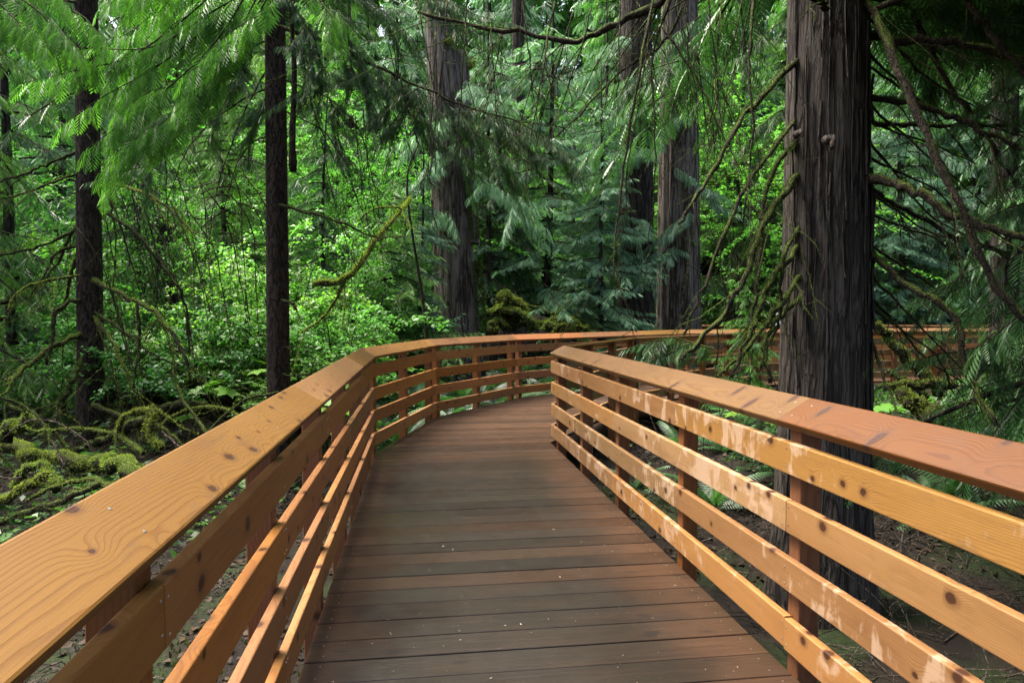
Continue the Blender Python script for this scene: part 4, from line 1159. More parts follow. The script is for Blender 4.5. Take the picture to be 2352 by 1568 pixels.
for i in range(26):
    z = 5.6 + 7 * i / 26; az = rng.uniform(0, 6.283); L = 2.2 * (1 - .6 * i / 26) * rng.uniform(.6, 1.1)
    p = branch_curve(rng, np.array((HX, HY, z)), az, -.1, L, .4, .1, 8); tube(tb, p, np.linspace(.02, .004, 8), 4, cap=False)
    foliate(cr, rng, p, SPRAY_MID, .45, .10, 1.0, .6, 0, .4, .15)
to_world(link("crown", cr.mesh("crown", [M['leaf_dark'], M['branch']]), hem), hem)

# ---- the young cedar out of the picture to the west whose bright bough hangs into it
KX, KY = -5.3, 4.3
ced = own_tree("young_cedar_tree", "young cedar whose bright green drooping bough hangs glossy and wet above the long railing", KX, KY, None)
ac = Acc(); trunk_mesh(ac, rng, (KX, KY, gz(KX, KY) - .3), (KX + .1, KY + .2, 9.0), .12, .03, flare=.2, sides=24, rings=26, flute=.02)
to_world(link("trunk", ac.mesh("trunk", [M['bark_thin']], True), ced), ced)
cr = Acc(); tb = TwigsOf(cr)
main = spline([(KX + .08, KY + .15, 6.0), tuple(at(60, -320, 4.9)), tuple(at(420, -120, 5.4)), tuple(at(640, -60, 5.7)), tuple(at(820, -20, 5.9))], 24)
tube(tb, main, np.linspace(.034, .008, 24), 6, cap=False)
second = spline([(KX + .08, KY + .15, 5.0), tuple(at(-250, -140, 4.9)), tuple(at(-60, -60, 5.1)), tuple(at(60, 20, 5.2))], 12)
tube(tb, second, np.linspace(.022, .005, 12), 6, cap=False)
BOUGH = [
 [(640, -60, 5.7), (500, 20, 5.6), (360, 105, 5.5), (230, 112, 5.4), (108, 98, 5.3)],
 [(560, -90, 5.6), (440, 30, 5.6), (300, 130, 5.5), (180, 160, 5.4), (60, 190, 5.3)],
 [(600, -70, 5.7), (480, 60, 5.6), (350, 160, 5.5), (240, 220, 5.45), (140, 290, 5.4)],
 [(600, -70, 5.6), (500, 90, 5.5), (400, 190, 5.4), (300, 270, 5.35), (200, 340, 5.3)],
 [(620, -60, 5.5), (530, 100, 5.4), (440, 220, 5.3), (340, 310, 5.25), (235, 390, 5.2)],
 [(640, -60, 5.6), (560, 60, 5.5), (500, 180, 5.4), (420, 270, 5.35), (360, 330, 5.3)],
 [(560, -90, 5.8), (430, -20, 5.8), (340, 40, 5.8), (290, 90, 5.8)],
 [(480, -110, 5.6), (360, -40, 5.6), (300, 10, 5.6), (270, 60, 5.5)],
 [(640, -60, 5.5), (600, 20, 5.4), (560, 70, 5.3), (470, 140, 5.25), (420, 175, 5.2)],
 [(700, -45, 5.8), (740, 10, 5.7), (770, 50, 5.6), (785, 95, 5.6)],
 [(620, -60, 5.9), (540, -20, 5.9), (440, 10, 5.9), (380, 60, 5.9)],
 [(-60, -60, 5.1), (0, 10, 5.1), (40, 50, 5.1), (60, 80, 5.1)], [(20, -20, 5.2), (80, 20, 5.2), (110, 50, 5.2), (130, 85, 5.2)], [(60, 20, 5.2), (30, 40, 5.15), (-20, 70, 5.1)],
 [(0, -90, 5.3), (90, -40, 5.3), (150, 0, 5.3), (170, 40, 5.3)],
]
for h in BOUGH:
    p = spline(pts(*h), 16)
    tube(tb, p, np.linspace(.009, .002, 16), 4, cap=False)
    foliate(cr, rng, p, SPRAY_BOUGH, .27, .038, .75, 1.15, 0, .5, .12, roll=.3, taper=.35, dens=1)
    for j in range(4):
        k = rng.integers(3, 14); tgk = unit(p[k + 1] - p[k - 1]); hh = math.atan2(tgk[1], tgk[0]) + rng.choice((-1, 1)) * rng.uniform(.3, .8)
        q = branch_curve(rng, p[k], hh, rng.uniform(-.6, -.2), rng.uniform(.2, .42), .5, 0, 6); tube(tb, q, np.linspace(.004, .0015, 6), 3, cap=False)
        foliate(cr, rng, q, SPRAY_BOUGH, .22, .040, .75, 1.1, 0, .6, .05, roll=.3)
for i in range(7):
    z = 6.2 + 2.5 * i / 7; az = rng.uniform(1.2, 5.0); L = 1.2 * (1 - .6 * i / 7)
    p = branch_curve(rng, np.array((KX, KY, z)), az, .0, L, .4, .1, 7); tube(tb, p, np.linspace(.014, .004, 7), 4, cap=False)
    foliate(cr, rng, p, SPRAY_MID, .4, .1, 1.0, .6, 0, .4, .15)
to_world(link("crown", cr.mesh("crown", [M['leaf_bough'], M['branch']]), ced), ced)

# ---- the dark tree with many mossy dead branches standing free on the west side
LX, LY = px_x(203, 9.5), 9.5
old = own_tree("mossy_tree", "dark trunk ringed with drooping moss-covered dead branches, standing free among the shrubs", LX, LY, None)
ac = Acc(); trunk_mesh(ac, rng, (LX, LY, gz(LX, LY) - .3), (LX + .12, LY + .1, 14.0), .176, .085, flare=.5, sides=40, rings=50, flute=.03)
to_world(link("trunk", ac.mesh("trunk", [M['bark_thin']], True), old), old)
def cc(*a): return [at((x / 3.564) / 1.063, (560 + y / 3.564) / 1.063, Y) for x, y, Y in a]
OB = [
 ([(700, 400, 9.4), (450, 440, 9.1), (250, 490, 9.0), (130, 580, 8.9), (75, 700, 8.8)], .018, .008, .9, 4),
 ([(720, 120, 9.5), (490, 210, 9.3), (400, 380, 9.2), (240, 610, 9.1)], .024, .008, .8, 5),
 ([(720, 600, 9.4), (490, 700, 9.1), (460, 900, 9.0), (440, 1040, 8.9), (410, 1180, 8.9)], .030, .016, .8, 3),
 ([(720, 900, 9.4), (450, 1040, 9.0), (230, 1190, 8.7), (100, 1310, 8.5), (80, 1350, 8.5)], .036, .020, .9, 4),
 ([(720, -20, 9.5), (340, 150, 9.3), (0, 220, 9.2), (-200, 230, 9.1)], .020, .010, .8, 5),
 ([(720, -100, 9.5), (590, 100, 9.7), (530, 250, 9.8), (400, 420, 9.9), (300, 560, 9.9)], .022, .010, .8, 4),
 ([(700, 180, 9.7), (630, 330, 9.8), (600, 480, 9.9), (550, 670, 9.9)], .030, .020, .8, 2),
 ([(720, 1100, 9.3), (640, 1280, 9.0), (560, 1480, 8.9), (540, 1600, 8.9)], .030, .020, .8, 2),
 ([(700, 1250, 9.3), (600, 1370, 9.0), (500, 1500, 8.8), (300, 1565, 8.7)], .018, .010, .8, 2),
 ([(820, 440, 9.4), (1050, 560, 9.1), (1200, 640, 9.0), (1350, 740, 8.9), (1480, 880, 8.8), (1600, 1090, 8.7), (1660, 1320, 8.7)], .036, .020, .6, 7),
 ([(820, -200, 9.5), (1140, 0, 9.3), (1300, 170, 9.2), (1400, 310, 9.2), (1540, 480, 9.1), (1620, 730, 9.1), (1650, 1100, 9.0)], .026, .012, .7, 7),
 ([(820, 720, 9.4), (1050, 870, 9.1), (1180, 970, 9.0), (1350, 1100, 8.9), (1560, 1180, 8.9)], .022, .010, .7, 5),
 ([(820, 760, 9.4), (1000, 1020, 9.1), (1040, 1120, 9.0), (1170, 1400, 8.9), (1250, 1570, 8.9)], .026, .014, .6, 4),
 ([(1190, 640, 9.0), (1215, 950, 8.9), (1180, 1250, 8.8), (1155, 1380, 8.8)], .022, .010, .7, 3),
 ([(960, 520, 9.2), (1040, 750, 9.1), (1120, 1100, 9.0), (1165, 1230, 9.0)], .014, .008, .6, 3),
 ([(960, -250, 9.7), (1000, 0, 9.7), (1010, 250, 9.7), (985, 490, 9.7)], .013, .006, .3, 6),
 ([(980, -250, 9.6), (1060, 0, 9.5), (1130, 260, 9.5), (1200, 480, 9.4), (1230, 640, 9.4)], .015, .006, .3, 5),
 ([(1250, -200, 9.3), (1330, 60, 9.3), (1370, 330, 9.2), (1360, 650, 9.2), (1320, 700, 9.2)], .014, .006, .3, 5),
 ([(1480, -250, 9.2), (1600, 0, 9.2), (1680, 250, 9.2), (1690, 700, 9.2)], .012, .005, .3, 6),
 ([(900, -150, 9.7), (940, 0, 9.7), (990, 280, 9.7), (1010, 420, 9.7)], .010, .005, .3, 3),
 ([(830, 800, 9.3), (950, 1100, 9.1), (1000, 1340, 9.0), (1030, 1540, 9.0)], .012, .007, .5, 3),
 ([(830, -350, 9.5), (1000, -380, 9.0), (1300, -300, 8.6), (1500, -150, 8.4), (1700, 60, 8.3)], .022, .008, .7, 6),
 ([(720, -500, 9.5), (500, -420, 9.2), (250, -330, 9.0), (0, -260, 8.9)], .020, .010, .6, 5),
 ([(720, -700, 9.5), (400, -560, 9.3), (150, -460, 9.2), (-200, -380, 9.1)], .022, .012, .6, 5),
]
for i in range(16):                                      # fine drooping dead branches on both sides of the trunk
    px = 235 + 26 * i + rgv.uniform(-10, 10); py = rgv.uniform(330, 620); dx = rgv.uniform(10, 90); dy = rgv.uniform(180, 380); Y = rgv.uniform(9.0, 10.2)
    limb("branch", old, pts((px - 60, py - 90, Y), (px, py, Y), (px + dx * .55, py + dy * .5, Y), (px + dx, py + dy, Y)), .010, .004, 350 + i, moss=.3, twigs=7, mossmat='moss_deep', n=16, tuft=.018, twl=(.3, 1.0))
for i, (p, r0, r1, ms, tw) in enumerate(OB):
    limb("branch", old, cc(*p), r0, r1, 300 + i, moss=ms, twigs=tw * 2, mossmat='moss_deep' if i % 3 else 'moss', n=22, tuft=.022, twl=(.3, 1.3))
cr = Acc(); tb = TwigsOf(cr)
for i in range(46):
    z = 4.6 + 9 * i / 46; az = rng.uniform(0, 6.283); L = 1.8 * (1 - .6 * i / 46) * rng.uniform(.6, 1.1)
    p = branch_curve(rng, np.array((LX, LY, z)), az, -.15, L, .45, .1, 8); tube(tb, p, np.linspace(.02, .004, 8), 4, cap=False)
    foliate(cr, rng, p, SPRAY_MID, .42, .09, 1.0, .7, 0, .4, .2)
to_world(link("crown", cr.mesh("crown", [M['leaf_dark'], M['branch']]), old), old)

# ---- old trunks in the middle distance
def old_trunk(label, px, Y, w0, wtop, ytop, H, mat, seed, flare=.25, flute=.05, stem2=None, pxtop=None, moss_side=False):
    rg = np.random.default_rng(seed)
    x = px_x(px, Y); e = own_tree("old_cedar_tree", label, x, Y, None)
    r0 = w0 / 1568 * Y / 2; r1 = wtop / 1568 * Y / 2
    t = at(pxtop if pxtop is not None else px, ytop, Y)
    a = Acc(); trunk_mesh(a, rg, (x, Y, gz(x, Y) - .4), (t.x, Y, t.z), r0, r1, flare=flare, sides=180, rings=70, flute=flute, ridge=.05)
    if stem2:
        (qx, qy), (q2x, q2y), rr0, rr1 = stem2
        p0 = at(qx, qy, Y + .1); p1 = at(q2x, q2y, Y + .3)
        trunk_mesh(a, rg, tuple(p0), tuple(p1), rr0, rr1, flare=.05, sides=120, rings=40, flute=.05, ridge=.05)
    to_world(link("trunk", a.mesh("trunk", [mat], True), e), e)
    return e, (x, Y, t.z)
tw, _ = old_trunk("grey twin-stemmed old cedar, one stem broken off and capped with moss, behind the curving railing", 1060, 17.0, 104, 44, -420, 0, M['bark_far'], 41, .22, .05, ((1066, 560), (1052, 122), .36, .25), 985)
a = Acc(); c = at(1046, 118, 17.0)
for i in range(7):
    q = np.array(c) + rng.normal(0, .18, 3); tube(a, [q - (0, 0, .15), q, q + rng.normal(0, .12, 3) + (0, 0, .12)], [.16, .13, .04], 7, 0, rng, .2); moss_on(a, rng, np.array([q - (0, 0, .1), q + (0, 0, .1)]), .14, 900, .07, 0)
to_world(link("moss_cap", a.mesh("moss_cap", [M['moss']]), tw), tw)
a = Acc(); ln = np.array([tuple(at(1108, 760, 16.6)), tuple(at(1096, 600, 16.6)), tuple(at(1082, 430, 16.7)), tuple(at(1074, 250, 16.8))])
moss_on(a, rng, spline(ln, 20), .10, 1500, .07, 0, top=-1.5)
to_world(link("moss_strip", a.mesh("moss_strip", [M['moss_deep']]), tw), tw)
d1, _ = old_trunk("dark straight old cedar trunk close beside the paler fluted one, beyond the walk", 1462, 21.0, 82, 58, -600, 0, M['bark_bg'], 42, .10, .02)
d2, _ = old_trunk("pale fluted old cedar trunk standing against a darker trunk, beyond the walk", 1560, 21.6, 96, 60, -700, 0, M['bark_far'], 43, .18, .07, None, 1562)
d3, _ = old_trunk("thin dark trunk seen far off over the mossy root pile", 1190, 29.0, 30, 24, -500, 0, M['bark_bg'], 44, .15, .03)
d4, _ = old_trunk("broken leaning old trunk wrapped in yellow moss behind the drooping mossy branches", 405, 13.5, 46, 30, 500, 0, M['bark_bg'], 45, .5, .06, None, 375)
d5, _ = old_trunk("dim straight trunk deep in shade beyond the dead branches of the big cedar", 2312, 13.0, 58, 44, -700, 0, M['bark_bg'], 46, .15, .03)
d6, _ = old_trunk("slender lichen-spotted trunk rising behind the mossy root pile", 1312, 22.6, 12, 8, 300, 0, M['bark_far'], 47, .3, .03, None, 1318)
d7, _ = old_trunk("short slim dead snag with moss at its foot next to the dark cedar trunk", 1440 - 84, 19.8, 13, 7, 655, 0, M['branch'], 48, .4, .05, None, 1355)
a = Acc(); moss_on(a, rng, spline([tuple(at(1356, 760, 19.8)), tuple(at(1357, 720, 19.8)), tuple(at(1355, 680, 19.8))], 10), .085, 2500, .06, 0, top=-1.5)
to_world(link("moss_sleeve", a.mesh("moss_sleeve", [M['moss']]), d7), d7)
for root, spec, sd in ((tw, [([(1070, 300, 16.4), (1150, 330, 15.8), (1220, 380, 15.4), (1300, 460, 15.0)], .03, .008, .4, 8)], 0),
                       (d1, [([(1440, 590, 20.6), (1380, 600, 20), (1300, 625, 19.5), (1210, 620, 19.2)], .02, .007, .2, 5), ([(1450, 480, 20.6), (1360, 520, 20), (1280, 560, 19.6)], .02, .006, .2, 6), ([(1450, 330, 20.5), (1340, 370, 20), (1260, 360, 19.8)], .02, .006, .2, 6)], 7)):
    for i, (p, r0, r1, ms, tw_) in enumerate(spec):
        limb("branch", root, pts(*p), r0, r1, 400 + sd + i, moss=ms, twigs=tw_, mossmat='moss_deep', tuft=.04, twl=(.4, 1.4))
# boughs that hang in front of the two old trunks and of the twin-stemmed cedar
for root, specs in ((d1, [(1440, 80, 1360, 190), (1500, 150, 1400, 280), (1430, 260, 1340, 380), (1500, 330, 1390, 450), (1440, 430, 1350, 540), (1490, 500, 1400, 620)]),
                    (d2, [(1530, 120, 1640, 220), (1590, 250, 1490, 360), (1540, 380, 1650, 480), (1600, 480, 1500, 590), (1560, 560, 1470, 660)]),
                    (tw, [(1060, 180, 1160, 280), (1060, 320, 960, 430), (1090, 400, 1200, 500), (1040, 480, 930, 590), (1060, 260, 950, 330)])):
    cr = Acc(); tb = TwigsOf(cr); Yr = {id(d1): 20.2, id(d2): 20.6, id(tw): 16.2}[id(root)]
    for (x0, y0, x1, y1) in specs:
        bough(cr, tb, rng, pts((x0, y0, Yr + .3), ((x0 + x1) / 2, y0 * .7 + y1 * .3, Yr - .3), (x1, y1, Yr - .7)), .46, .07, 8, (.5, 1.3), tint=.6)
    to_world(link("crown", cr.mesh("crown", [M['leaf_teal'], M['branch']]), root), root)
# the bright mossy dead branch that reaches across the glade, on its own small dead tree
gx, gy = px_x(945, 9.6), 10.9
snag = own_tree("dead_sapling", "small dead sapling with a bright yellow-mossed crooked branch reaching over the railing", gx, gy, None)
a = Acc(); tube(a, spline([(gx, gy, gz(gx, gy) - .2), (gx + .05, gy, 1.2), tuple(at(935, 440, 10.8)), tuple(at(960, 330, 10.9))], 16), np.linspace(.03, .012, 16), 7, 0, rng, .08)
to_world(link("trunk", a.mesh("trunk", [M['branch']]), snag), snag)
limb("branch", snag, pts((942, 455, 10.8), (915, 490, 10.2), (880, 530, 9.6), (830, 600, 9.2), (785, 645, 9.0), (722, 653, 8.9)), .024, .042, 430, 1.5, 3, 'moss', 24, tuft=.030, full=True)
limb("branch", snag, pts((790, 648, 9.0), (770, 690, 8.9), (740, 730, 8.9), (690, 765, 8.8)), .022, .010, 431, 1.2, 2, 'moss', 16, tuft=.024, full=True)
limb("branch", snag, pts((885, 525, 9.6), (920, 480, 9.9), (860, 480, 9.6), (820, 510, 9.5)), .016, .008, 432, 1.2, 2, 'moss', 16, tuft=.024)

# ---- conifers of the wood, built once per kind and copied
PROTO = {
 'teal':  conifer_proto(61, 13, .17, .4, 3.3, 64, SPRAY_MID, .50, .085, (M['bark_bg'], M['leaf_teal']), .38, .24, (-.25, .2), .40, 1.0, .45, twigs=6, top=.86),
 'dark':  conifer_proto(62, 12, .14, .6, 2.9, 62, SPRAY_MID, .40, .080, (M['bark_bg'], M['leaf_dark']), .50, .10, (-.35, .1), .60, 1.0, .45, twigs=14, top=.9),
 'mid':   conifer_proto(63, 14, .15, .8, 3.2, 62, SPRAY_MID, .44, .085, (M['bark_bg'], M['leaf_mid']), .45, .12, (-.3, .15), .50, 1.0, .5, twigs=10, top=.86),
 'young': conifer_proto(64, 4.6, .05, .4, 1.9, 46, SPRAY_MID, .30, .055, (M['branch'], M['leaf_mid']), .40, .15, (-.15, .2), .50, 1.0, .45, twigs=4),
 'far':   conifer_proto(65, 19, .30, 1.0, 4.6, 80, SPRAY_LOW, .80, .17, (M['bark_bg'], M['leaf_teal']), .45, .12, (-.3, .15), .50, 1.0, .45),
 'farg':  conifer_proto(66, 18, .28, 1.0, 4.8, 80, SPRAY_LOW, .80, .17, (M['bark_bg'], M['leaf_mid']), .45, .12, (-.3, .15), .50, 1.0, .5),
}
# kind, px, Y, scale, label
TREES = [
 ('dark', 30, 13.0, 1.0, "dark hemlock with drooping sprays beside the mossy dead branches, at the picture's edge"),
 ('mid', -190, 10.5, .9, "green hemlock partly out of frame past the mossy tree"),
 ('dark', 330, 14.2, .72, "dark hemlock of middling height whose sprays hang over the shrubs between the two dark trunks"),
 ('mid', 530, 16.8, .75, "green hemlock of middling height in the glade, nearer the slim hemlock"),
 ('dark', 745, 15.8, .62, "small dark hemlock in the glade past the slim hemlock"),
 ('teal', 1385, 19.0, .62, "blue-green cedar whose layered sprays partly veil the dark cedar trunk"),
 ('teal', 1085, 21.5, .95, "blue-green cedar right behind the twin-stemmed cedar's trunk"),
 ('dark', 310, 19.5, 1.0, "dark drooping hemlock behind the leaning moss-wrapped trunk"),
 ('mid', 540, 24.0, 1.05, "tall mid-green hemlock closing the glade behind the slim hemlock"),
 ('teal', 130, 21.0, 1.1, "blue-green cedar deep behind the free-standing mossy tree"),
 ('young', 900, 14.6, 1.05, "young feathery hemlock spreading its low boughs just over the curve of the railing"),
 ('teal', 958, 15.3, .40, "small blue-green cedar sapling at the foot of the twin-stemmed cedar"),
 ('mid', 800, 24.5, 1.05, "mid-green hemlock at the back of the glade, near the yellow-mossed branch"),
 ('teal', 925, 25.0, 1.1, "blue-green cedar glimpsed between the slim hemlock and the twin-stemmed cedar"),
 ('teal', 1245, 20.5, 1.0, "wide blue-green cedar with pale layered sprays between twin-stemmed cedar and dark trunk"),
 ('dark', 1130, 19.8, .9, "dark hemlock close behind the twin-stemmed cedar"),
 ('teal', 1370, 27.5, 1.15, "blue-green cedar behind the far walk, next to the dark cedar trunk"),
 ('mid', 1690, 27.5, 1.1, "bright hemlock seen through the gap beside the big cedar's trunk"),
 ('dark', 1830, 27.5, 1.0, "dark hemlock beyond the far walk behind the big cedar's mossy branches"),
 ('teal', 1640, 29.5, 1.15, "blue-green cedar behind the pale fluted trunk"),
 ('teal', 2080, 26.8, 1.0, "shaded blue-green cedar beyond the far walk, past the big cedar's trunk"),
 ('dark', 2400, 13.0, .9, "shaded hemlock among the dead branches east of the big cedar"),
 ('dark', 2660, 11.0, .9, "shaded dark hemlock at the picture's edge past the big cedar"),
 ('dark', 2760, 8.2, .9, "dark hemlock mostly out of frame, added to block light past the big cedar"),  # from here to the out-of-frame cedar: conifers added to block light from the east
 ('dark', 2900, 5.0, 1.0, "dark hemlock out of frame, added to shade the ferns past the big cedar"),
 ('dark', 5300, 2.0, 1.0, "dark hemlock out of frame, added for shade beside the bent railing, past the ferns"),
 ('teal', 3050, 7.6, .95, "cedar out of frame, added for shade on the far side of the ferns past the big cedar"),
 ('teal', 2250, 27.0, 1.0, "blue-green cedar behind the end of the far railing"),
 ('dark', 1940, 27.0, 1.0, "dark hemlock hidden mostly by the big cedar's trunk"),
 ('mid', 660, 27.5, 1.2, "tall pale hemlock far behind the slim hemlock"),
 ('mid', 260, 28.0, 1.2, "tall pale hemlock far behind the leaning trunk"),
 ('young', 1330, 18.6, .6, "low young hemlock beside the blue-green cedar beyond the root pile"),
 ('young', 1720, 12.2, .55, "low young hemlock in the bend of the walk"),
 ('young', 2360, 9.6, .5, "low young hemlock in the ferns past the big cedar"),
]
for i, (k, px, Y, s, lb) in enumerate(TREES):
    x = px_x(px, Y)
    thing_from('tree_' + k, PROTO[k], {'teal': "cedar_tree", 'dark': "hemlock_tree", 'mid': "hemlock_tree", 'young': "hemlock_sapling"}[k], lb, "tree", None, x, Y, s, (i * 2.39) % 6.28, s * (1.0 + .08 * math.sin(i * 3)))
FAR = []
rg = random.Random(77)
for row, (Y, step) in enumerate(((32, 210), (38, 190), (45, 170))):
    px = -250 + 60 * row
    while px < 2700:
        FAR.append((px + rg.uniform(-40, 40), Y + rg.uniform(-2.5, 2.5))); px += step
FAR.sort()
for i, (px, Y) in enumerate(FAR):
    k = 'far' if (px > 1050 and i % 3) or i % 4 == 0 else 'farg'
    s = rg.uniform(.85, 1.15)
    thing_from('tree_' + k, PROTO[k], "far_conifer", "tall conifer of the far wood filling the gaps between the nearer trees", "tree", "tall conifers of the far wood", px_x(px, Y), Y, s, rg.uniform(0, 6.28), s)

# ---- shrubs, broad-leaved plants and ferns
SH = {
 'tall':  shrub_proto(71, 3.0, 1.3, 26, 6500, .074, (M['branch'], M['leaf_shrub'])),
 'wide':  shrub_proto(72, 1.7, 1.5, 28, 6000, .070, (M['branch'], M['leaf_shrub'])),
 'deep':  shrub_proto(73, 1.8, 1.3, 22, 4500, .068, (M['branch'], M['leaf_shrub_deep'])),
 'loose': shrub_proto(74, 2.6, 1.2, 12, 2200, .085, (M['branch'], M['leaf_shrub'])),
 'maple': shrub_proto(75, 8.5, 2.6, 30, 15000, .105, (M['branch'], M['leaf_shrub'])),
}
for i, (px, Y, s_, lb) in enumerate([
    (470, 19.5, .95, "bright vine maple between the mossy tree and the slim hemlock, at the glade's end"),
    (770, 19.0, 1.0, "bright vine maple right of the slim hemlock at the glade's end"),
    (910, 21.5, 1.15, "tall bright vine maple beside the twin-stemmed cedar"),
    (1150, 27.0, 1.35, "sunlit vine maple far behind the twin-stemmed cedar"),
    (1690, 24.5, 1.35, "sunlit vine maple in the gap between pale fluted trunk and big cedar"),
    (1770, 29.0, 1.5, "distant sunlit vine maple close beside the big cedar's trunk"),
    (590, 27.0, 1.5, "distant sunlit vine maple behind the slim hemlock"),
    (240, 23.0, 1.2, "bright vine maple behind the drooping dead branches"),
    (1300, 32.0, 1.4, "distant vine maple beyond the far walk"),
    (60, 17.5, .9, "vine maple behind the mossy tree, at the picture's edge")]):
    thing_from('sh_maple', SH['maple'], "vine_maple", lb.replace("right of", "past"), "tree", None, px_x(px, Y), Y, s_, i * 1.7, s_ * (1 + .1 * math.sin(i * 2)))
def scatter(seed, n, rx, ry, kinds, anchor, word, smin, smax, m=1.9, mind=.8, group=None, where=None, avoid=()):
    rg = random.Random(seed); out = []; tries = 0
    while len(out) < n and tries < 4000:
        tries += 1
        Y = rg.uniform(*ry); px = rg.uniform(*rx); x = px_x(px, Y)
        if where is not None and not where(x, Y): continue
        if not free(x, Y, m): continue
        if any(math.hypot(x - a, Y - b) < c for a, b, c in avoid): continue
        if any(math.hypot(x - q[1], Y - q[2]) < mind for q in out): continue
        out.append((px, x, Y, rg.choice(kinds), rg.uniform(smin, smax), rg.uniform(0, 6.28)))
    out.sort(key=lambda q: q[2])
    res = []
    for i, (px, x, Y, k, s, r) in enumerate(out):
        res.append((x, Y, k, s, r, f"{word[k]}, {ORD[i]} {anchor}"))
    return res
SW = {'tall': "tall bright leafy shrub", 'wide': "spreading bright leafy shrub", 'deep': "deep green leafy shrub", 'loose': "loose open shrub with thin stems"}
shr = []
TRK = [(HX, HY, .5), (LX, LY, .6), (px_x(405, 13.5), 13.5, .6), (px_x(1058, 17), 17.0, 1.2), (3.83, 21, 1.0), (5.28, 21.6, 1.2)]
shr += scatter(81, 22, (250, 620), (10.2, 17), ['tall', 'wide', 'deep', 'loose', 'deep'], "back between mossy tree and slim hemlock", SW, .9, 1.35, mind=.8, avoid=TRK)
shr += scatter(82, 18, (660, 950), (9.9, 16.5), ['wide', 'tall', 'loose', 'deep'], "back between slim hemlock and twin-stemmed cedar", SW, .75, 1.2, mind=.9, avoid=TRK, where=lambda x, y: (x + 1.25) / y * 1568 + 1176 < 990)
shr += scatter(83, 9, (-60, 170), (10.3, 18), ['wide', 'deep', 'tall'], "back beyond the free-standing mossy tree", SW, .8, 1.1, mind=1.1, avoid=TRK)
shr += scatter(84, 15, (200, 1000), (17.5, 22.2), ['tall', 'tall', 'wide'], "back along the far end of the glade", SW, 1.3, 1.9, mind=1.3, avoid=TRK)
shr += scatter(85, 6, (1200, 1420), (17.5, 21.3), ['deep', 'loose'], "back around the mossy root pile", SW, .6, .9, mind=1.0, avoid=TRK)
shr += scatter(86, 9, (1740, 2420), (7.6, 11.0), ['deep'], "back in shade between big cedar and walk", SW, .3, .5, mind=1.0, avoid=[(BX, BY, 1.0)])
shr += scatter(87, 7, (1440, 2200), (27, 30), ['tall', 'wide'], "back beyond the far walk", SW, 1.0, 1.5, mind=1.6)
for (x, Y, k, s, r, lb) in shr:
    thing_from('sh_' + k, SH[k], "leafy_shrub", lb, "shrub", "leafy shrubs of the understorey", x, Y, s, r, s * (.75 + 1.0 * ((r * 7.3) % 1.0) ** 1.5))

BRD = {'a': broad_proto(91, 1.1, 9, .34, (M['branch'], M['leaf_broad'])), 'b': broad_proto(92, .8, 7, .30, (M['branch'], M['leaf_broad']))}
for i, (px, Y, k, s, lb) in enumerate([
    (742, 8.6, 'a', 1.0, "broad-leaved plant with big pale lobed leaves right behind the long railing"),
    (780, 9.2, 'b', 1.1, "lower broad-leaved plant just past the big pale one behind the railing"),
    (560, 9.6, 'a', 1.0, "broad-leaved plant between slim hemlock and mossy dead branches"),
    (520, 10.6, 'b', 1.2, "broad-leaved plant in the shrubs behind the slim hemlock"),
    (450, 9.4, 'b', 1.0, "broad-leaved plant under the longest drooping mossy branch"),
    (600, 11.5, 'a', 1.1, "tall broad-leaved plant partly hidden by the slim hemlock's trunk"),
    (690, 10.4, 'b', 1.1, "broad-leaved plant under the yellow-mossed branch tip"),
    (875, 12.4, 'a', .9, "broad-leaved plant low under the young feathery hemlock"),
    (2030, 8.8, 'b', .9, "pale-leaved plant behind the big cedar in front of the far railing"),
    (1775, 9.4, 'b', .8, "pale-leaved plant between the mossy branches and the big cedar")]):
    thing_from('br_' + k, BRD[k], "broad_leaf_plant", lb, "plant", "broad-leaved plants", px_x(px, Y), Y, s, i * 1.3)

FN = {'a': fern_proto(95, .95, 15, M['leaf_fern']), 'b': fern_proto(96, .75, 12, M['leaf_fern']), 'c': fern_proto(97, 1.1, 18, M['leaf_fern'])}
FW = {'a': "green sword fern with arching fronds", 'b': "small sword fern", 'c': "large sword fern with long fronds"}
fer = []
fer += scatter(101, 16, (880, 1330), (8.6, 15.2), ['a', 'b', 'c'], "back behind the bars of the railing's curve", FW, .75, 1.05, m=1.6, mind=.55, where=lambda x, y: x < LEFT[2][0] + (y - 10.2) * .55 - .3, avoid=TRK)
fer += scatter(102, 12, (2040, 2600), (7.0, 10.0), ['a', 'c', 'b'], "back in the shade past the big cedar", FW, .7, 1.0, m=1.55, mind=.6, avoid=[(BX, BY, .7)])
fer += scatter(103, 10, (1420, 1850), (6.6, 12.5), ['a', 'b'], "back in the bend around the big cedar", FW, .7, .95, m=1.5, mind=.6, avoid=[(BX, BY, .7)])
fer += scatter(104, 9, (-100, 420), (6.2, 9.2), ['b'], "back among the mossy fallen logs", FW, .5, .7, m=1.7, mind=.8, avoid=TRK)
fer += scatter(105, 6, (1130, 1400), (14.5, 18), ['a', 'c'], "back below the mossy root pile", FW, .9, 1.2, m=1.7, mind=.8)
for (x, Y, k, s, r, lb) in fer:
    o = link("sword_fern", None, None) if False else bpy.data.objects.new("sword_fern", FN[k]); C.objects.link(o)
    o.location = (x, Y, gz(x, Y) - .02); o.rotation_euler = (0, 0, r); o.scale = (s, s, s)
    tag(o, lb, "fern", "sword ferns")

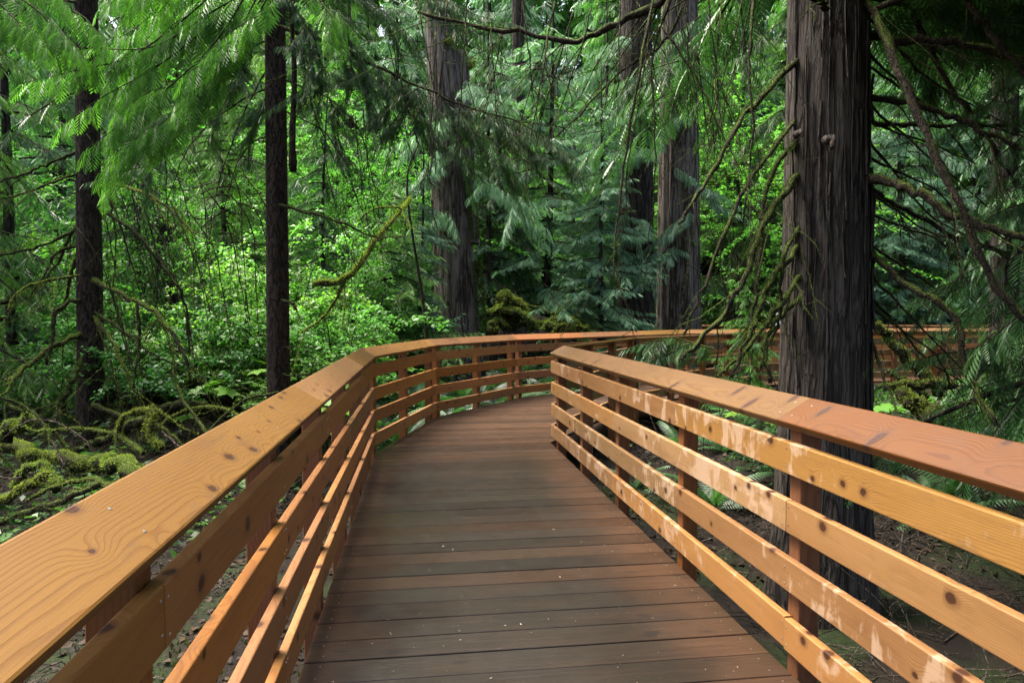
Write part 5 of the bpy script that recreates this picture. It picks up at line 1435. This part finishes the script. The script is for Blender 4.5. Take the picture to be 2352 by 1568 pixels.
# ---- mossy logs and sticks
def log(name, label, cat, p, r0, r1, seed, moss=1.0, mat='moss', tuft=.035, twigs=0, group=None, n=20, hang=.25):
    o = limb(name, None, pts(*p), r0, r1, seed, moss=moss, twigs=twigs, mossmat=mat, n=n, tuft=tuft, rough=.07, hang=hang, mats=[M['branch'], M[mat]], full=True)
    tag(o, label, cat, group); return o
G1 = "mossy fallen logs by the long railing"
log("mossy_log", "longest bright moss-covered log lying level by the long railing", "log", [(-160, 985, 7.6), (20, 1020, 7.5), (90, 1050, 7.4), (200, 1058, 7.35), (255, 1062, 7.3)], .075, .095, 501, .95, tuft=.024, twigs=5, group=G1)
log("mossy_log", "short thick moss-covered log end tilting down to the long railing", "log", [(248, 1052, 7.25), (290, 1072, 7.0), (330, 1115, 6.7), (370, 1190, 6.3)], .085, .08, 502, .95, tuft=.024, twigs=5, group=G1)
log("mossy_log", "moss-covered log leaning on the foot of the free-standing mossy tree", "log", [(175, 1035, 8.6), (240, 1008, 8.5), (300, 978, 8.4), (350, 955, 8.4)], .05, .065, 503, .55, 'moss_deep', .022, 4, G1)
log("mossy_log", "knobbly moss-covered log lying behind the arched mossy branch", "log", [(330, 950, 8.9), (370, 940, 8.8), (420, 925, 8.8), (470, 930, 8.9)], .045, .06, 504, .5, 'moss_deep', .024, 4, G1)
log("mossy_log", "pale stub of mossy log rising at the picture's edge above the level log", "log", [(-60, 1045, 7.2), (0, 1000, 7.2), (40, 978, 7.2), (62, 968, 7.2)], .075, .06, 505, .95, tuft=.024, twigs=5, group=G1)
log("mossy_branch", "arched mossy branch bent like an elbow over the knobbly log", "branch", [(268, 1010, 8.2), (285, 960, 8.1), (330, 940, 8.1), (352, 948, 8.0), (345, 1000, 7.9), (372, 1030, 7.8)], .024, .036, 506, .9, twigs=2, tuft=.036, group=G1)
log("mossy_branch", "tangled mossy branch hooked under the level log", "branch", [(30, 1120, 6.9), (60, 1075, 6.9), (95, 1068, 6.9), (118, 1095, 6.8), (130, 1125, 6.7)], .04, .045, 507, .9, tuft=.028, group=G1)
log("mossy_branch", "low mossy branch drooping towards the soil at the picture's edge", "branch", [(-40, 1180, 6.4), (20, 1140, 6.5), (70, 1110, 6.6), (110, 1090, 6.7)], .045, .035, 508, .9, tuft=.028, twigs=2, group=G1)
for i, (p, r0, r1, m_, lb) in enumerate([
    ([(430, 1045, 8.0), (380, 985, 8.2), (300, 960, 8.5), (215, 930, 8.9)], .022, .03, 'moss_deep', "dark mossy fallen limb running from the railing back to the mossy tree"),
    ([(90, 1000, 8.6), (150, 985, 8.5), (260, 995, 8.2), (330, 1040, 7.8)], .02, .03, 'moss', "thin bright mossy limb crossing in front of the mossy tree's foot"),
    ([(480, 1000, 7.9), (430, 930, 8.3), (400, 860, 8.7), (395, 790, 9.0)], .022, .012, 'moss_deep', "mossy dead limb rising steeply behind the railing"),
    ([(20, 930, 9.2), (80, 960, 9.0), (140, 1005, 8.7), (165, 1040, 8.4)], .03, .022, 'moss_deep', "dark mossy limb slanting down to the mossy tree from the picture's edge"),
    ([(-40, 905, 8.0), (40, 925, 8.1), (95, 965, 8.0), (120, 1020, 7.8)], .014, .02, 'moss_deep', "thin dark limb drooping over the stub of mossy log"),
    ([(560, 960, 8.0), (500, 935, 8.3), (420, 945, 8.5), (350, 990, 8.4)], .016, .022, 'moss', "mossy limb lying low between railing and slim hemlock"),
    ([(-30, 1220, 6.1), (50, 1180, 6.2), (140, 1150, 6.2), (230, 1110, 6.4)], .022, .03, 'moss_deep', "dark mossy limb half sunk in the soil beside the railing"),
    ([(60, 1150, 6.5), (120, 1120, 6.6), (200, 1100, 6.7), (270, 1120, 6.5)], .018, .024, 'moss', "thin mossy limb under the short thick log")]):
    log("mossy_limb", lb, "fallen limb", p, r0, r1, 580 + i, .8, m_, .022, 5, G1)
G2 = "mossy fallen logs past the big cedar"
log("mossy_log", "slanting broken mossy log propped up in front of the far railing", "log", [(2010, 742, 8.6), (2060, 800, 8.5), (2110, 850, 8.4), (2165, 900, 8.3)], .055, .075, 511, .6, 'moss', .026, group=G2)
log("mossy_log", "level mossy log lying in the ferns past the big cedar", "log", [(2030, 888, 7.4), (2080, 882, 7.4), (2140, 880, 7.3), (2190, 884, 7.3)], .045, .05, 512, .6, 'moss', .026, group=G2)
log("mossy_log", "lumpy mossy log end below the level log in the ferns", "log", [(2065, 905, 6.8), (2095, 925, 6.7), (2130, 950, 6.6), (2180, 965, 6.5)], .07, .085, 513, .6, 'moss', .03, group=G2)
log("mossy_branch", "thin mossy branch sagging from the slanting log to the ferns", "branch", [(2040, 850, 8.2), (2090, 880, 8.0), (2130, 915, 7.9)], .03, .02, 514, .8, 'moss_deep', .03, group=G2)
G3 = "dry bare sticks"
for i, (p, r, lb) in enumerate([
    ([(0, 1012, 7.1), (60, 968, 7.0), (125, 968, 6.9), (205, 1015, 6.8)], .008, "long grey bare stick arching over the level mossy log"),
    ([(118, 1010, 7.0), (135, 1045, 6.9), (148, 1068, 6.8)], .009, "short pale bare stick stuck upright in the level log's moss"),
    ([(0, 1255, 5.9), (70, 1225, 5.8), (130, 1175, 5.8), (190, 1140, 5.9)], .006, "thin bare stick slanting through the soil beside the railing"),
    ([(-20, 1090, 6.9), (20, 1098, 6.8), (50, 1095, 6.7)], .014, "pale peeled stick under the tangled mossy branch"),
    ([(40, 1290, 5.6), (60, 1240, 5.6), (110, 1190, 5.7), (180, 1170, 5.8)], .006, "bare stick forking near the bright railing board"),
    ([(300, 1070, 7.4), (360, 1065, 7.4), (430, 1062, 7.3)], .014, "dark straight stick lying behind the short thick log"),
    ([(372, 990, 8.0), (400, 1015, 7.8), (430, 1040, 7.6)], .014, "pale broken stick leaning near the elbow branch"),
    ([(2050, 960, 6.2), (2030, 1000, 6.0), (2010, 1040, 5.9)], .007, "thin stick beside the foot of the big cedar")]):
    o = limb("bare_stick", None, pts(*p), r, r * .6, 530 + i, moss=0, twigs=4, mats=[M['twig'], M['moss']], twl=(.1, .4), rough=.05)
    tag(o, lb, "stick", G3)

# ---- root pile
RX = at(1215, 745, 18.0)
pile = empty("root_pile", (RX.x, 18.0, gz(RX.x, 18.0))); tag(pile, "upturned mossy root pile with arching roots beyond the curving railing", "root pile")
RP = [([(1165, 735, 18.2), (1163, 700, 18.1), (1165, 684, 18.0)], .17, .20, 1.0), ([(1185, 760, 18.2), (1182, 710, 18.1), (1186, 690, 18.1), (1205, 712, 18.0), (1220, 745, 18.0)], .10, .07, .9),
      ([(1120, 720, 17.8), (1150, 712, 17.8), (1190, 720, 17.8), (1225, 745, 17.9), (1240, 780, 18.0)], .10, .13, .9), ([(1225, 745, 18.0), (1250, 742, 18.0), (1290, 735, 18.0), (1320, 742, 18.1), (1350, 760, 18.2)], .10, .07, 1.0),
      ([(1240, 770, 17.8), (1258, 745, 17.8), (1275, 752, 17.8), (1290, 770, 17.8)], .07, .05, .9), ([(1270, 790, 17.7), (1275, 755, 17.7), (1300, 745, 17.7)], .05, .06, .9), ([(1290, 785, 17.8), (1295, 755, 17.8), (1310, 742, 17.8)], .05, .04, .9),
      ([(1120, 760, 18.0), (1160, 750, 18.2), (1220, 755, 18.4), (1330, 765, 18.4)], .16, .14, .6), ([(1140, 700, 18.2), (1170, 705, 18.1), (1200, 715, 18.0)], .05, .05, .9), ([(1125, 745, 17.6), (1140, 740, 17.7), (1165, 752, 17.7)], .07, .08, .8)]
for i, (p, r0, r1, ms) in enumerate(RP):
    limb("root", pile, pts(*p), r0, r1, 560 + i, moss=ms * .30, twigs=3, mossmat='moss', n=18, tuft=.055, twl=(.4, 1.2), full=True)
a = Acc(); tube(a, spline([(RX.x - 1.2, 18.6, -.3), (RX.x - .6, 18.5, .5), (RX.x + .4, 18.5, .7), (RX.x + 1.3, 18.6, -.2)], 14), [.5, .6, .7, .75, .8, .8, .8, .75, .75, .7, .65, .6, .55, .5], 14, 0, rng, .12)
to_world(link("root_mass", a.mesh("root_mass", [M['bark_bg']], True), pile), pile)

# ---- what nobody could count
rng = np.random.default_rng(900)
def ground_scatter(n, xr, yr, m=1.25):
    x = rng.uniform(*xr, n); y = rng.uniform(*yr, n)
    ok = (seg_dist(x, y, CEN) > m) & (seg_dist(x, y, FCEN) > m); x, y = x[ok], y[ok]
    return np.stack([x, y, ground_z(x, y)], -1)
# leaf litter
a = Acc(); P = ground_scatter(26000, (-9, 9), (1.0, 15), .9); P = P[(P[:, 0] < 0) | (P[:, 1] > 6.0)]; n = len(P)
D = rng.normal(0, 1, (n, 3)); D[:, 2] *= .25; X, Y_, Z = frame(D, np.array((0, 0, 1.0)), .5, rng)
stamp(a, *LEAF2, X, Y_, Z, P + (0, 0, .015), rng.uniform(.03, .09, n), 0, rng.uniform(0, 1, n))
tag(link("leaf_litter", a.mesh("leaf_litter", [M['litter']])), "brown dead leaves and needles covering the soil", "leaf litter", kind="stuff")
# twigs
a = Acc(); P = ground_scatter(6500, (-8, 8), (1.5, 12), 2.0)
for q in P:
    az = rng.uniform(0, 6.283); L = rng.uniform(.15, 1.0); h = np.array((math.cos(az), math.sin(az), rng.normal(0.2, .3)))
    k = q + h * L * np.linspace(0, 1, 4)[:, None] + rng.normal(0, .03, (4, 3)) + (0, 0, .03)
    tube(a, k, np.linspace(.006, .002, 4) * rng.uniform(.6, 1.4), 3, 0, cap=False)
tag(link("twig_litter", a.mesh("twig_litter", [M['twig']])), "thin dry twigs strewn over the forest floor", "twigs", kind="stuff")
# moss and low growth
a = Acc(); P = ground_scatter(60000, (-9, 9), (1.5, 15), 1.1)
f = np.sin(P[:, 0] * 2.1 + 1.7 * np.sin(P[:, 1] * 1.3)) + np.sin(P[:, 1] * 1.9 - P[:, 0] * .7); P = P[(f > .35) & ((P[:, 0] < 0) | (P[:, 1] > 6.5))]; n = len(P)
D = rng.normal(0, .5, (n, 3)); D[:, 2] = 1; X, Y_, Z = frame(D, np.array((1.0, 0, 0)), 2.0, rng)
stamp(a, np.array([(0, -.2, 0), (1, 0, 0), (0, .2, 0)], float), np.array([(0, 1, 2)]), X, Y_, Z, P, rng.uniform(.02, .06, n), 0, rng.uniform(0, 1, n))
tag(link("ground_moss", a.mesh("ground_moss", [M['moss_deep']])), "cushions of green moss growing on the forest floor", "moss", kind="stuff")
# low leafy ground cover
a = Acc(); P = np.concatenate([ground_scatter(34000, (-22, 22), (8.5, 30), 1.5), ground_scatter(2600, (-9, -2.4), (5.8, 8.5), 1.8)]); n = len(P)
f = np.sin(P[:, 0] * .9 + 2) * np.sin(P[:, 1] * .8) + .25 * np.sin(P[:, 0] * 3.3 + P[:, 1] * 2.2); P = P[f > -.12]; n = len(P)
D = rng.normal(0, 1, (n, 3)); D[:, 2] = rng.normal(-.1, .3, n); X, Y_, Z = frame(D, np.array((0, 0, 1.0)), .4, rng)
stamp(a, *LEAF2, X, Y_, Z, P + np.stack([np.zeros(n), np.zeros(n), rng.uniform(.04, .40, n)], -1), rng.uniform(.06, .15, n), 0, rng.uniform(0, 1, n))
tag(link("ground_cover", a.mesh("ground_cover", [M['leaf_shrub_deep']])), "low leafy ground cover between the trees", "ground cover", kind="stuff")
# distant wood that reads as one mass
a = Acc(); n = 24000
th = rng.uniform(R(-52), R(52), n); rad = rng.uniform(50, 78, n); P = np.stack([np.sin(th) * rad, np.cos(th) * rad, rng.uniform(0, 1, n) ** 1.1 * 44 - .3], -1)
D = rng.normal(0, 1, (n, 3)); D[:, 2] = -.5 + rng.normal(0, .3, n); X, Y_, Z = frame(D, np.array((0, 0, 1.0)), .5, rng)
stamp(a, *SPRAY_LOW, X, Y_, Z, P, rng.uniform(1.6, 3.4, n), 0, rng.uniform(0, 1, n))
for i in range(70):
    t_ = rng.uniform(R(-52), R(52)); r_ = rng.uniform(50, 78); x, y = math.sin(t_) * r_, math.cos(t_) * r_
    tube(a, [(x, y, -1), (x, y, 20), (x, y, 42)], [.5, .35, .1], 8, 1, rng, .05)
tag(link("distant_woods", a.mesh("distant_woods", [M['leaf_mid'], M['bark_bg']])), "far-off conifer wood closing the view in every direction", "woods", kind="stuff")
# specks on the planks
a = Acc(); x = rng.uniform(-2.0, 2.6, 2600); y = rng.uniform(1.2, 12.0, 2600)
w_ = (seg_dist(x, y, CEN) < .98); x, y = x[w_], y[w_]; n = len(x)
P = np.stack([x, y, np.full(n, .004)], -1); D = rng.normal(0, 1, (n, 3)); D[:, 2] = 0; X, Y_, Z = frame(D, np.array((0, 0, 1.0)), .15, rng)
stamp(a, np.array([(0, -.13, 0), (.5, -.16, .12), (1, 0, 0), (.5, .16, .1)], float), np.array([(0, 1, 2), (0, 2, 3)]), X, Y_, Z, P, np.where(rng.uniform(0, 1, n) < .06, rng.uniform(.014, .022, n), rng.uniform(.004, .011, n)), 0, rng.uniform(0, 1, n))
tag(link("fallen_needles", a.mesh("fallen_needles", [M['debris']])), "pale fallen needles and petals scattered on the wet planks", "needles", kind="stuff")

# ---- a walker on the far boardwalk, mostly hidden by the railing and the big cedar
def person(x, y, h, face, label):
    e = empty("person", (x, y, 0.0), face); tag(e, label, "person")
    k = h / 1.70
    J = {'pel': (0, 0, .92), 'waist': (0, -.02, 1.08), 'chest': (0, -.06, 1.28), 'neck': (0, -.10, 1.44), 'jaw': (0, -.13, 1.51), 'head': (0, -.15, 1.585), 'top': (0, -.14, 1.67),
         'hl': (.09, 0, .88), 'kl': (.10, -.03, .49), 'al': (.10, .03, .08), 'tl': (.11, -.13, .04), 'hr': (-.09, 0, .88), 'kr': (-.10, -.05, .49), 'ar': (-.10, .0, .08), 'tr': (-.11, -.16, .04),
         'sl': (.18, -.07, 1.38), 'el': (.25, -.05, 1.11), 'wl': (.24, -.22, .99), 'fl': (.23, -.32, .97), 'sr': (-.18, -.07, 1.38), 'er': (-.26, -.08, 1.12), 'wr': (-.22, -.28, 1.03), 'fr': (-.20, -.37, 1.02)}
    Rd = {'pel': .145, 'waist': .135, 'chest': .155, 'neck': .058, 'jaw': .072, 'head': .098, 'top': .06, 'hl': .10, 'kl': .065, 'al': .045, 'tl': .04, 'hr': .10, 'kr': .065, 'ar': .045, 'tr': .04,
          'sl': .062, 'el': .045, 'wl': .032, 'fl': .03, 'sr': .062, 'er': .045, 'wr': .032, 'fr': .03}
    def skin(name, edges, grow, mat, cut=None):
        names = []
        for a_, b_ in edges:
            for n_ in (a_, b_):
                if n_ not in names: names.append(n_)
        me = bpy.data.meshes.new(name); me.from_pydata([Vector(J[n_]) * k for n_ in names], [(names.index(a_), names.index(b_)) for a_, b_ in edges], [])
        o = link(name, me, e)
        m1 = o.modifiers.new("skin", 'SKIN'); 
        for i_, n_ in enumerate(names):
            sv = me.skin_vertices[0].data[i_]; sv.radius = (Rd[n_] * k + grow,) * 2; sv.use_root = (i_ == 0)
        m2 = o.modifiers.new("smooth", 'SUBSURF'); m2.levels = 2; m2.render_levels = 2
        me.materials.append(mat); return o
    skin("body", [('pel', 'waist'), ('waist', 'chest'), ('chest', 'neck'), ('neck', 'jaw'), ('jaw', 'head'), ('head', 'top'), ('pel', 'hl'), ('hl', 'kl'), ('kl', 'al'), ('al', 'tl'), ('pel', 'hr'), ('hr', 'kr'), ('kr', 'ar'), ('ar', 'tr'),
                  ('chest', 'sl'), ('sl', 'el'), ('el', 'wl'), ('wl', 'fl'), ('chest', 'sr'), ('sr', 'er'), ('er', 'wr'), ('wr', 'fr')], 0, shirt('walker_skin', (.42, .23, .16), .6))
    skin("shirt", [('pel', 'waist'), ('waist', 'chest'), ('chest', 'sl'), ('sl', 'el'), ('chest', 'sr'), ('sr', 'er')], .016, shirt('walker_shirt', (.50, .62, .60)))
    skin("trousers", [('pel', 'hl'), ('hl', 'kl'), ('kl', 'al'), ('pel', 'hr'), ('hr', 'kr'), ('kr', 'ar')], .014, shirt('walker_trousers', (.05, .06, .08)))
    a_ = Acc(); th = np.linspace(0, 2 * math.pi, 20, endpoint=False); v = []
    for ph in np.linspace(0, 1.5, 7):
        v.append(np.stack([.112 * np.cos(ph) * np.cos(th), .122 * np.cos(ph) * np.sin(th) - .125, 1.605 + .105 * math.sin(ph) + 0 * th - .03 * (np.sin(th) > 0) * math.cos(ph)], -1))
    v = np.concatenate(v) * k; i_ = np.arange(6)[:, None] * 20; c_ = np.arange(20)[None]
    a_.add(v, q=np.stack([i_ + c_, i_ + (c_ + 1) % 20, i_ + 20 + (c_ + 1) % 20, i_ + 20 + c_], -1).reshape(-1, 4))
    link("hair", a_.mesh("hair", [shirt('walker_hair', (.30, .27, .26))], True), e)
wp = at(1789, 760, 23.9)
person(wp.x, 23.9, 1.60, R(160), "grey-haired person in a pale shirt standing on the far walk beside the big trunk")
